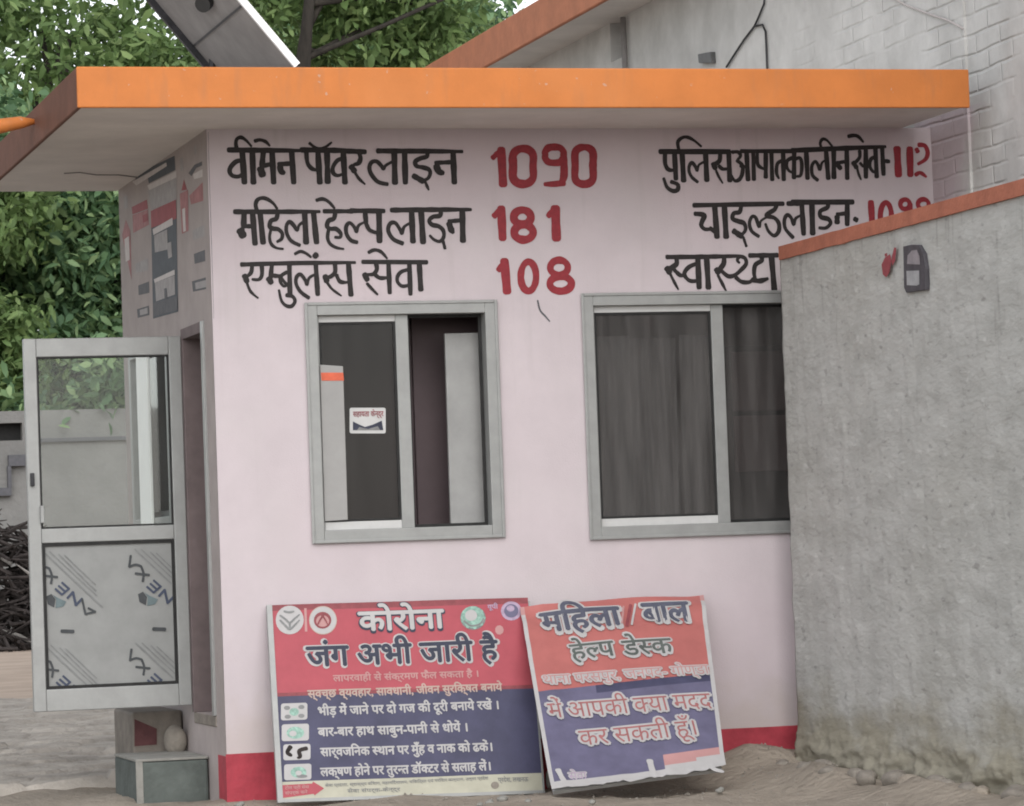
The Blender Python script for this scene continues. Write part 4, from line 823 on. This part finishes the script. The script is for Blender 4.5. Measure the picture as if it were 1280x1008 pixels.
def matfor(s, t):
    if s < .022 or s > .975: return 'poster_white' if t > .04 else 'poster_pink'
    if t < .455+.012*s: return 'poster_orange'
    if t < .49: return 'poster_navy' if s > .35 else 'poster_violet'
    if t > .965-.10*max(0, s-.62)-.02*s: return 'poster_white'
    if t > .90-.03*s and s > .66: return 'poster_pink'
    return 'poster_violet'
idx = {}
def gp(i, j):
    s, t = i/n, j/k; x, y = bil(Q2, s, t)
    if j == k: y += 2.2*mnoise.noise((s*6, 1, 3))+2.6*mnoise.noise((s*19, 4, 3))+1.5*mnoise.noise((s*43, 7, 3))-3*max(0, s-.86)*7
    if j == 0: y += 1.5*math.sin(s*9)+1
    a, c = B2.uv(x, y); p_ = B2.pt(a, c)
    if t > .9: p_ = p_ + B2.n*(.10*(t-.9)*(1.2+1.3*mnoise.noise((s*9, 2, 1))))
    return p_
base_i = 0
for j in range(k+1):
    for i in range(n+1): mb.v.append(tuple(gp(i, j)))
for j in range(k):
    for i in range(n):
        mb.f.append((j*(n+1)+i, j*(n+1)+i+1, (j+1)*(n+1)+i+1, (j+1)*(n+1)+i)); mb.m.append(mb.mi(matfor((i+.5)/n, (j+.5)/k)))
mb.build('banner_sheet', t2, smooth=True)
mb = MB(); w5, w6, w7, w8 = V(650, 735, 6.95), V(770, 735, 6.953), V(660, 860, 7.2), V(780, 850, 6.72)
def P2(s, p0, p1, h, mt, off=.006, bold=0): print_text(mb, B2, s, p0, p1, h, mt, off, bold)
P2('मिहला', (673, 769), (774, 761), 26, 'poster_white', .005, .06); P2('मिहला', (674, 769), (772, 761), 23, 'faded_ink', .007, .026)
P2('बाल', (800, 757), (860, 754.5), 24, 'poster_white', .005, .06); P2('बाल', (801, 757), (858, 755), 22, 'faded_ink', .007, .026)
stroke(mb, B2, [(788, 758), (783, 785)], 4, 'poster_maroon', .006, brush=False); stroke(mb, B2, [(794, 757), (789, 784)], 2.5, 'poster_white', .006, brush=False); stroke(mb, B2, [(779, 760), (777, 782)], 2.5, 'poster_pink', .006, brush=False)
compose('हेल्प', ['हे', ('ल', .66), 'प']); compose('डेस्क', ['डे', ('स', .70), 'क']); compose('क्या', [('क', .80), 'या']); compose('में आपकी क्या मदद', ['में', ' ', 'आपकी', ' ', ('क', .80), 'या', ' ', 'मदद'])
for w_1, p0, p1 in (('हेल्प', (711, 808), (765, 803)), ('डेस्क', (776, 803.5), (837, 799.5))):
    P2(w_1, p0, p1, 20, 'poster_white', .005, .07); P2(w_1, p0, p1, 18.5, 'concrete_green', .007, .014)
def P2b(s, p0, p1, h, base_, ink): P2(s, p0, p1, h, base_, .005, .085); P2(s, p0, p1, h, base_, .0052, .045); P2(s, p0, p1, h, ink, .0075, .0)
P2b('थाना परसपुर, जनपद- गोण्डा', (678, 846), (884, 833), 11, 'poster_white', 'poster_pink')
P2b('में आपकी क्या मदद', (683, 881), (886, 869), 18, 'poster_white', 'faded_red'); P2b('कर सकती हूँ।', (722, 915), (866, 903), 18, 'poster_white', 'faded_red')
P2b('सेवा', (710, 968), (732, 966.5), 9, 'poster_white', 'poster_lilac')
stroke(mb, B2, [(697, 965), (702, 975), (709, 985)], 7, 'poster_white', .006); stroke(mb, B2, [(812, 952), (814, 960), (818, 972)], 8, 'poster_white', .006); stroke(mb, B2, [(887, 962), (895, 966), (903, 968)], 6, 'poster_white', .012)
mb.build('lettering', t2)

# ================================================================= BOUNDARY WALL (right foreground)
XW = onY(988, 955, -.28).x+.05; Z1 = onX(985, 322, XW).z; Z2 = onX(1270, 246, XW).z; ZW = (Z1+Z2)/2
t = thing('boundary_wall', 'rough grey plastered boundary wall with a sloping orange coping at the right', 'wall', (XW+.1, -3, 0))
WY0, WY1 = -7.0, -.26
def wallgrid():
    ys = np.concatenate([np.linspace(WY1, -3.6, 230), np.linspace(-3.7, WY0, 40)]); zs = np.concatenate([np.linspace(-.15, .34, 44), np.linspace(.36, ZW, 62)]); mb = MB(); k = mb.mi('grey_plaster')
    def dx(y, z):
        a = .004*mnoise.noise((y*2.3, z*2.3, 1))+.004*mnoise.noise((y*9, z*7, 4))+.0025*mnoise.noise((y*25, z*21, 7))
        foot = min(1, max(0, .24-z+.07*mnoise.noise((y*5, 3, 2)))/.16)
        g = mnoise.noise((y*4, z*11, 11))+.6*mnoise.noise((y*9, z*24, 15))+.35*mnoise.noise((y*21, z*47, 19))
        return a-foot*(.022+.034*g)
    for z in zs:
        for y in ys: mb.v.append((XW+dx(y, z), y+(.004*mnoise.noise((z*6, 2, 5)) if y == ys[0] else 0), z))
    n = len(ys)
    for j in range(len(zs)-1):
        for i in range(n-1): mb.f.append((j*n+i, (j+1)*n+i, (j+1)*n+i+1, j*n+i+1)); mb.m.append(k)
    b0_ = len(mb.v)
    for z in zs: mb.v.append((XW+.22, WY1+.003*math.sin(z*8), z)); mb.v.append((XW+.22, WY0, z))
    for j in range(len(zs)-1):
        mb.f.append((j*n, b0_+2*j, b0_+2*j+2, (j+1)*n)); mb.m.append(k); mb.f.append((b0_+2*j, b0_+2*j+1, b0_+2*j+3, b0_+2*j+2)); mb.m.append(k)
    return mb.build('wall', t, smooth=False)
wo = wallgrid(); wo.data.polygons.foreach_set('use_smooth', [True]*len(wo.data.polygons))
mb = MB(); hc = .78*(onX(1100, 265, XW).z-onX(1100, 287, XW).z)
ysg = np.linspace(WY1-.03, WY0, 60)
sec = []
for y in ysg:
    j = .004*mnoise.noise((y*5, 1, 2))+.003*mnoise.noise((y*19, 5, 2))
    sec.append([(XW-.014+j*.5, y, ZW-.004+j), (XW-.014+j*.5, y, ZW+hc+j*.6), (XW+.25, y, ZW+hc), (XW+.25, y, ZW-.004)])
for s_ in sec: mb.v += s_
k = mb.mi('coping_red')
for i in range(len(sec)-1):
    for q_ in range(4): mb.f.append((i*4+q_, i*4+(q_+1) % 4, (i+1)*4+(q_+1) % 4, (i+1)*4+q_)); mb.m.append(k)
mb.f.append((0, 3, 2, 1)); mb.m.append(k); mb.build('coping', t)
mb = MB(); WS = Sheet((XW-.008, 0, 0), (-1, 0, 0)); vw = V(975, 280, 5.69)
stroke_side = lambda pts, w, mt: poly(mb, WS, vw(pts), mt, .004)
for q_ in ([(728, 290), (752, 240), (790, 215), (800, 260), (785, 345), (762, 380), (738, 362)], [(750, 214), (768, 206), (770, 228), (752, 236)], [(803, 230), (818, 168), (834, 170), (826, 262), (806, 300), (800, 268)]): stroke_side(q_, 0, 'mural_red')
mb.build('paint_mark', t)
# small framed oblong plate on the wall
PL = lambda pts, o: [Vector(onX(975+x/5.69, 280+y/5.69, XW-.012))+Vector((-o, 0, 0)) for x, y in pts]
tp = thing('wall_plate', 'small dark framed arched plate fixed high on the grey boundary wall', 'plate', tuple(PL([(960, 480)], 0)[0]))
mb = MB(); mb.prism(PL([(884, 160), (940, 148), (996, 150), (1030, 215), (1045, 320), (1045, 470), (905, 490), (890, 455)], .006), (.03, 0, 0), 'plate_frame'); mb.build('frame', tp, bevel=.003)
mb = MB(); mb.face(PL([(916, 285), (920, 225), (950, 190), (985, 185), (1006, 230), (1008, 290)], .008), 'plate_lilac'); mb.build('upper_inset', tp)
mb = MB(); mb.face(PL([(912, 335), (1003, 332), (1004, 430), (985, 440), (915, 436)], .008), 'plate_pale'); mb.build('lower_inset', tp)
# rubble and clods along the foot of the boundary wall
for i in range(16):
    y = -.25-i*.17+random.uniform(-.05, .05); r = random.uniform(.03, .075)
    rock('earth_clod', 'brown clod of broken plaster and earth at the foot of the grey wall', 'rubble', (XW-.07-random.uniform(0, .10), y, .045), r, (1, 1.3, .8), random.choice(('stone', 'dirt', 'stone')), 100+i, 'clods along the foot of the boundary wall')
for i, (px_, py_, r) in enumerate(((612, 1000, .012), (628, 996, .015), (600, 1003, .009), (660, 999, .010), (740, 1000, .010), (900, 985, .012), (300, 1003, .012))):
    q = onZ(px_, py_, .01); rock('pebble', 'small pale pebble on the earth before the notice boards', 'pebble', (q.x, q.y, .0), r*1.3, (1.2, 1, .8), 'concrete_edge', 40+i, 'pebbles in front of the boards')
q = onY(686, 985, -.25); rock('white_scrap', 'small pale scrap of plaster between the two boards', 'scrap', (q.x, q.y, .03), .028, (.5, .5, 1.5), 'concrete_edge', 77)

def grit():
    r = np.random.default_rng(8); mb = MB(); k = mb.mi('stone'); n = 2600
    xs = r.uniform(-3.2, 2.6, n); ys = -r.gamma(1.6, .5, n)+.05
    for x, y in zip(xs, ys):
        if y > -.02: continue
        a = .003+.006*r.random()**3; z = float(hills(np.array(x), np.array(y))); i = len(mb.v); th = r.uniform(0, 6)
        c_, s_ = math.cos(th)*a, math.sin(th)*a
        mb.v += [(x+c_*1.3, y+s_*1.3, z), (x-s_, y+c_, z), (x-c_*1.2, y-s_*1.2, z), (x+s_, y-c_, z), (x+c_*.2, y, z+a*1.1)]
        for q_ in ((0, 1, 4), (1, 2, 4), (2, 3, 4), (3, 0, 4)): mb.f.append(tuple(i+w for w in q_)); mb.m.append(k)
    tag(mb.build('grit'), 'fine grit and crumbs of plaster on the bare earth', 'grit', kind='stuff')
grit()

# ================================================================= BIG BUILDING (behind, right)
XB2 = XB+.0
rf = onX(605, 82, XB2-.32); rt = onX(515, 82, XB2-.32)
zs0 = (rf.z+onX(750, 0, XB2-.32).z)/2; ZSL = zs0+.20
yfar = 20.0
bld = thing('building', 'tall whitewashed brick building with orange brown roof edge behind the kiosk', 'building', (XB2+2, 5, 0))
yk = onX(1206, 60, XB2).y
vp = [onX(*q_, XB2) for q_ in ((762, 22), (778, 14), (782, 72), (764, 76))]
vy0, vy1, vz0, vz1 = vp[1].y, vp[0].y, (vp[2].z+vp[3].z)/2, (vp[0].z+vp[1].z)/2
mb = MB(); grid_wall(mb, 'X', yk, yfar, -.1, zs0, [(vy0, vy1, vz0, vz1)], XB2-.001, XB2+.25, 'whitewash_brick')
grid_wall(mb, 'X', -9.0, yk-.0005, -.1, zs0, [], XB2+.012, XB2+.25, 'whitewash_brick'); mb.box(XB2+.25, XB2+5, -9, -8.8, -.1, zs0, 'whitewash_brick'); mb.build('wall', bld)
mb = MB(); mb.box(XB2+.23, XB2+.245, vy0-.05, vy1+.05, vz0-.05, vz1+.05, 'vent_dark'); mb.build('vent', bld)
mb = MB(); mb.box(XB2-.30, XB2+6, -9.2, yfar, zs0, ZSL, 'soffit_paint'); mb.build('roof', bld)
mb = MB(); mb.box(XB2-.33, XB2-.30, -9.2, yfar, zs0-.02, ZSL+.01, 'brown_orange'); mb.build('fascia', bld, bevel=.008)
q = onX(787, 80, XB2); mb = MB(); mb.tube([(XB2-.03, q.y, 2.0), (XB2-.03, q.y, zs0-.02)], .018, 'solar_back'); mb.build('pipe', bld, smooth=True)
# hanging wire and little junction box on that wall
jb = [onX(*q_, XB2-.03) for q_ in ((872, 68), (888, 65), (889, 79), (873, 79))]
t = thing('junction_box', 'small dark junction box on the upper grey wall', 'box', tuple(jb[3])); mb = MB(); mb.prism(jb, (.03, 0, 0), 'aluminium_dark'); mb.build('body', t, bevel=.004)
mb = MB(); mb.tube([onX(*q_, XB2-.012) for q_ in ((957, -30), (955, 5), (948, 22), (943, 33), (930, 50), (920, 65), (908, 84))], .006, 'dark_steel', 6)
mb.tube([onX(*q_, XB2-.012) for q_ in ((944, 33), (953, 31), (957, 40), (958, 60), (959, 88))], .006, 'dark_steel', 6)
tag(mb.build('hanging_wire'), 'thin forked grey wire hanging on the upper wall above the roof edge', 'wire')
mb = MB(); mb.tube([onX(*q_, XB2-.01) for q_ in ((1105, -8), (1135, 8), (1165, 19), (1186, 26), (1204, 36))], .0045, 'mural_pale', 6)
tag(mb.build('pale_cable'), 'pale cable sagging across the whitewashed brick wall at the top right', 'cable')

# ================================================================= SOLAR PANEL on the kiosk roof
Yp = YF+.06; A = onY(370, 83, Yp); Bp = onY(300, 0, Yp); d = (Bp-A); d.y = 0; d.normalize(); LEN = 1.55
A = Vector((A.x, Yp, A.z)); nrm = Vector((-d.z, 0, d.x)); 
if nrm.z > 0: nrm = -nrm                              # underside normal (down-left)
WD = (F_PX*0+1.16); C0 = [A, A+d*LEN, A+d*LEN+Vector((0, WD, 0)), A+Vector((0, WD, 0))]
sp = thing('solar_panel', 'tilted solar panel seen from its grey underside on the kiosk roof', 'solar panel', tuple(A))
mb = MB(); mb.prism([p_+nrm*.002 for p_ in C0], -nrm*.004, 'solar_back'); mb.build('backsheet', sp)
mb = MB(); mb.prism([p_-nrm*.0025 for p_ in C0], -nrm*.004, 'solar_cell'); mb.build('cell_sheet', sp)
mb = MB()
mb.prism([A+Vector((0, -.02, 0))+nrm*.012, A+d*LEN+Vector((0, -.02, 0))+nrm*.012, A+d*LEN+Vector((0, -.02, 0))-nrm*.018, A+Vector((0, -.02, 0))-nrm*.018], (0, .02, 0), 'solar_frame')
mb.prism([p_+Vector((0, WD, 0)) for p_ in (A+nrm*.03, A+d*LEN+nrm*.03, A+d*LEN-nrm*.01, A-nrm*.01)], (0, .03, 0), 'dark_steel')
mb.prism([A-d*.02+nrm*.03, A-d*.02+nrm*.03+Vector((0, WD, 0)), A-d*.02-nrm*.01+Vector((0, WD, 0)), A-d*.02-nrm*.01], d*.018, 'dark_steel')
mb.build('frame', sp)
ctr = on_plane(258, 2, A, nrm); a1 = d; a2 = Vector((0, 1, 0))
mb = MB(); mb.prism([ctr+(a1*math.cos(i*.3927)*.036+a2*math.sin(i*.3927)*.13)+nrm*.003 for i in range(16)], nrm*.02, 'black_rubber'); mb.build('junction_box', sp)
mb = MB(); e = on_plane(275, 30, A, nrm); s_ = (e-A).dot(d); mb.prism([A+d*(s_-.005)+nrm*.003, A+d*(s_+.005)+nrm*.003, A+d*(s_+.005)+nrm*.003+Vector((0, WD, 0)), A+d*(s_-.005)+nrm*.003+Vector((0, WD, 0))], nrm*.004, 'dark_steel'); mb.build('brace', sp)
lp = onY(263, 60, Yp+WD*.98); mb = MB(); mb.tube([(lp.x, Yp+WD-.06, ZT-.01), (lp.x, Yp+WD-.06, lp.z+.09)], .016, 'dark_steel'); mb.build('leg', sp)
lp2 = A+d*.05; mb = MB(); mb.tube([(A.x-.02, Yp+.1, ZT-.01), (A.x-.02, Yp+.1, A.z+.0)], .012, 'dark_steel'); mb.build('leg', sp)

# ================================================================= FAR WALL, BRUSH PILE, TREES
YFW = 31.0
top = onY(100, 512, YFW).z
t = thing('far_wall', 'stained grey compound wall far behind the open door with foliage hanging over it', 'wall', (-8, YFW, 0))
mb = MB()
fl = onY(0, 545, YFW).x; fr = onY(29, 545, YFW).x
ledge = onY(100, 549, YFW).z
hz0, hz1 = onY(10, 551, YFW).z, onY(10, 529, YFW).z
grid_wall(mb, 'Y', -30, 16, -.2, top, [(fl-.6, fr-.01, hz0, hz1)], YFW, YFW+.25, 'plaster_far')
mb.build('wall', t)
mb = MB(); mb.box(onY(10, 590, YFW).x, onY(32, 590, YFW).x, YFW-.10, YFW-.001, onY(20, 583, YFW).z, onY(20, 569, YFW).z, 'mural_slate'); mb.box(onY(-10, 610, YFW).x, onY(13, 610, YFW).x, YFW-.10, YFW-.001, onY(10, 620, YFW).z, onY(10, 610, YFW).z, 'mural_slate'); mb.box(onY(8.5, 590, YFW).x, onY(13, 590, YFW).x, YFW-.10, YFW-.001, onY(10, 610, YFW).z, onY(10, 583, YFW).z, 'mural_slate')
mb.build('stepped_ledge', t)
mb = MB(); mb.box(onY(36, 549, YFW).x, 16, YFW-.06, YFW-.001, ledge-.03, ledge+.02, 'mural_slate'); mb.build('ledge', t)
mb = MB(); mb.box(fl-.7, fr+.1, YFW+.18, YFW+.24, hz0-.001, hz1+.001, 'vent_dark'); mb.build('recess_shade', t)  # dark board behind the hole, standing in for the shade inside it

def brush_pile():
    q = onZ(-8, 815, .05); Y = 29.0; r = random.Random(21); cx_ = onY(-10, 700, Y).x
    t = thing('brush_pile', 'heap of dark dead branches and scrap beside the road, left of the door', 'brush pile', (cx_, Y, 0))
    mb = MB(); mp_ = MB()
    for i in range(700):
        a = r.uniform(-1, 1); h = r.uniform(0, 1.75)*(1-.35*abs(a)); x = cx_+a*1.2; y = Y+r.uniform(-.7, .7)*(1-h/2.4)
        L_ = r.uniform(.3, .9); th = r.uniform(0, 6.28); el_ = r.uniform(-.5, .7)
        d_ = Vector((math.cos(th)*math.cos(el_), math.sin(th)*math.cos(el_), math.sin(el_)))*L_/2; c_ = Vector((x, y, max(h, .06)))
        bnd = Vector((r.uniform(-.08, .08), 0, r.uniform(-.08, .08)))
        pts = [c_-d_, c_+bnd, c_+d_]
        for p_ in pts: p_.z = max(p_.z, .03)
        (mp_ if r.random() < .10 else mb).tube(pts, [r.uniform(.008, .032), r.uniform(.012, .036), .005], 'twigs' if r.random() < 2 else 'twigs_pale', 5)
    for v_ in range(60):
        a = r.uniform(-1, 1); h = r.uniform(0.05, 1.3); x = cx_+a*1.0; w = r.uniform(.1, .3)
        mb.face([(x, Y+.1+r.uniform(-.3, .3), h), (x+w, Y-.1, h+r.uniform(-.1, .1)), (x+w*.9, Y-.05, h+w), (x-.05, Y+.2, h+w*.7)], 'twigs')
    mb.build('branches', t)
    mp_.mats = ['twigs_pale']; mp_.build('bleached_sticks', t)
brush_pile()

def leaf_cloud(name, parent, centers, per, spread, size, mt, rg, droop=.7):
    """many small folded leaves in sprays round the given centres"""
    C = np.repeat(np.array(centers), rg.integers(per//3, per*5//3, len(centers)), 0); n = len(C)
    pos = C+rg.normal(0, 1, (n, 3))*np.array(spread)
    ax = rg.normal(0, 1, (n, 3)); ax[:, 2] = ax[:, 2]*.7-droop; ax /= np.linalg.norm(ax, axis=1)[:, None]
    up = rg.normal(0, 1, (n, 3)); up[:, 2] += .9; sd = np.cross(ax, up); sd /= np.linalg.norm(sd, axis=1)[:, None]; nn = np.cross(sd, ax)
    L_ = size*rg.uniform(.45, 1.5, n)[:, None]; W_ = L_*rg.uniform(.14, .24, n)[:, None]
    bend = nn*L_*rg.uniform(-.22, .05, n)[:, None]
    v = np.stack([pos, pos+ax*L_*.3+sd*W_+nn*W_*.35, pos+ax*L_*.68+sd*W_*.8+nn*W_*.3+bend*.4, pos+ax*L_+bend, pos+ax*L_*.68-sd*W_*.8+nn*W_*.3+bend*.4, pos+ax*L_*.3-sd*W_+nn*W_*.35], 1).reshape(-1, 3); i = np.arange(n)*6
    f = np.stack([i, i+1, i+5, i+1, i+2, i+5, i+2, i+4, i+5, i+2, i+3, i+4], 1).reshape(-1, 3)
    me = bpy.data.meshes.new(name); me.vertices.add(len(v)); me.vertices.foreach_set('co', v.ravel().astype(np.float32))
    me.loops.add(f.size); me.loops.foreach_set('vertex_index', f.ravel().astype(np.int32)); me.polygons.add(len(f))
    me.polygons.foreach_set('loop_start', (np.arange(len(f))*3).astype(np.int32)); me.polygons.foreach_set('loop_total', np.full(len(f), 3, np.int32))
    me.materials.append(MATS[mt]); me.update(calc_edges=True); me.validate()
    o = bpy.data.objects.new(name, me); COL.objects.link(o); o.parent = parent; o.matrix_parent_inverse = root_matrix(parent).inverted(); return o
def tree(label, base_, h, crown, nc, per, leaf, mt, seed, trunk_r=.22, spread=.35, limbs=9, path=None, group='trees behind the kiosk'):
    """crown: (cx,cy,cz,rx,ry,rz) ellipsoids"""
    rg = np.random.default_rng(seed); r = random.Random(seed)
    t = thing('tree', label, 'tree', base_, group)
    mb = MB(); b0_ = Vector(base_); topz = h
    tp_ = path or [b0_, b0_+Vector((r.uniform(-.2, .2), 0, topz*.4)), b0_+Vector((r.uniform(-.5, .5), r.uniform(-.3, .3), topz*.8))]
    mb.tube(tp_, [trunk_r*(1-.6*i/(len(tp_)-1)) for i in range(len(tp_))], 'bark', 10)
    cs = []
    for e_ in crown:
        k = int(nc*e_[3]*e_[4]*e_[5]/sum(c_[3]*c_[4]*c_[5] for c_ in crown))
        u = rg.normal(0, 1, (k, 3)); u /= np.linalg.norm(u, axis=1)[:, None]; rad = rg.uniform(.35, 1, k)**.6
        cs.append(np.array(e_[:3])+u*rad[:, None]*np.array(e_[3:]))
    cs = np.concatenate(cs)
    for i in range(limbs):
        c_ = Vector(cs[r.randrange(len(cs))]); s_ = tp_[1].lerp(tp_[-1], r.uniform(0, 1)); m_ = s_.lerp(c_, .5)+Vector((0, 0, r.uniform(-.1, .4)))
        mb.tube([s_, m_, c_], [trunk_r*.38, trunk_r*.22, .02], 'bark', 7)
    mb.build('trunk', t, smooth=True)
    leaf_cloud('crown', t, cs, per, (spread, spread, spread*.7), leaf, mt, rg); return t
def cpx(x, y, Y): p_ = onY(x, y, Y); return (p_.x, p_.y, p_.z)
# big tree over the far wall, left of the kiosk
Y = 35.0; a = cpx(70, 330, Y)
tree('broad mid green tree leaning over the far wall left of the kiosk', (a[0], Y, 0), 9, [(a[0]-.3, Y, 4.2, 2.6, 1.6, 1.5), (a[0]+1.0, Y-.6, 5.9, 2.2, 1.6, 1.4), (a[0]-2.2, Y, 6.6, 2.4, 1.8, 1.8), (a[0]+.3, 31.6, 3.45, 1.7, .5, .40), (a[0]+1.3, 31.2, 3.5, .9, .5, .38)], 800, 80, .19, 'leaves_mid', 1, .2, .26)
tree('dark dense tree filling the top left corner, crown spread out of view to shade the side wall', (-4.6, 6.5, 0), 8, [(-3.6, 6.0, 6.2, 2.6, 2.2, 2.1), (-1.1, 6.6, 5.7, 1.25, 1.3, 1.05), (-5.2, 4.0, 5.2, 2.0, 2.2, 1.8), (-.25, 7.0, 5.35, .55, .8, .50)], 900, 60, .135, 'leaves_dark', 2, .16, .17, 10, [Vector((-4.6, 6.5, 0)), Vector((-4.5, 6.4, 3)), Vector((-3.9, 6.2, 6))])  # set close, with crown added out of view, to shade the side wall
a = cpx(30, 60, 40.0)
tree('tall pale green tree far behind, seen through gaps of the nearer trees', (a[0]+.5, 40, 0), 12, [(a[0]+.2, 40, 8.4, 3.2, 2, 2.6), (a[0]+3.4, 40.5, 7.6, 2.4, 2, 2.4)], 420, 50, .22, 'leaves_light', 12, .3, .30)
a = cpx(10, 180, 32.5)
tree('light green low tree at the left edge above the compound wall', (a[0]-.8, 32.6, 0), 6, [(a[0]-.6, 32.6, 6.0, 1.1, .9, .8), (a[0]-.5, 32.6, 4.0, 1.0, .8, .9)], 170, 70, .17, 'leaves_light', 3, .12, .20)
# tree with the dark trunk seen between panel and roof
Y = 9.0; tr = [onY(352, 500, Y), onY(378, 84, Y), onY(383, 40, Y), onY(392, -60, Y)]
t = tree('tree with a dark leaning trunk rising just behind the kiosk roof', (tr[0].x, Y, 0), 9, [(*cpx(470, -40, Y+.6), 1.0, .7, .38), (*cpx(455, 60, Y+.8), .75, .5, .30), (*cpx(330, 10, Y+.5), .26, .4, .30), (*cpx(560, 50, Y+.9), .42, .5, .24)], 200, 50, .095, 'leaves_light', 4, .075, .11, 4, [Vector((tr[0].x, Y, 0)), tr[1], tr[2], tr[3]])
lb = MB(); lb.tube([onY(371, 78, Y), onY(420, 57, Y), onY(480, 32, Y), onY(560, -4, Y), onY(640, -60, Y)], [.024, .019, .016, .014, .010], 'bark', 8); lb.build('limb', t, smooth=True)
a = cpx(470, 20, 24.0)
tree('mid green leafy tree behind the roof beside the orange gable edge', (a[0], 24, 0), 7, [(a[0]-.1, 24, a[2]-.1, 1.35, .9, .75), (a[0]+.9, 24.3, a[2]-.2, .9, .8, .6), (a[0]-1.1, 24, a[2]+.5, .7, .8, .7)], 420, 60, .13, 'leaves_mid', 6, .15, .18)
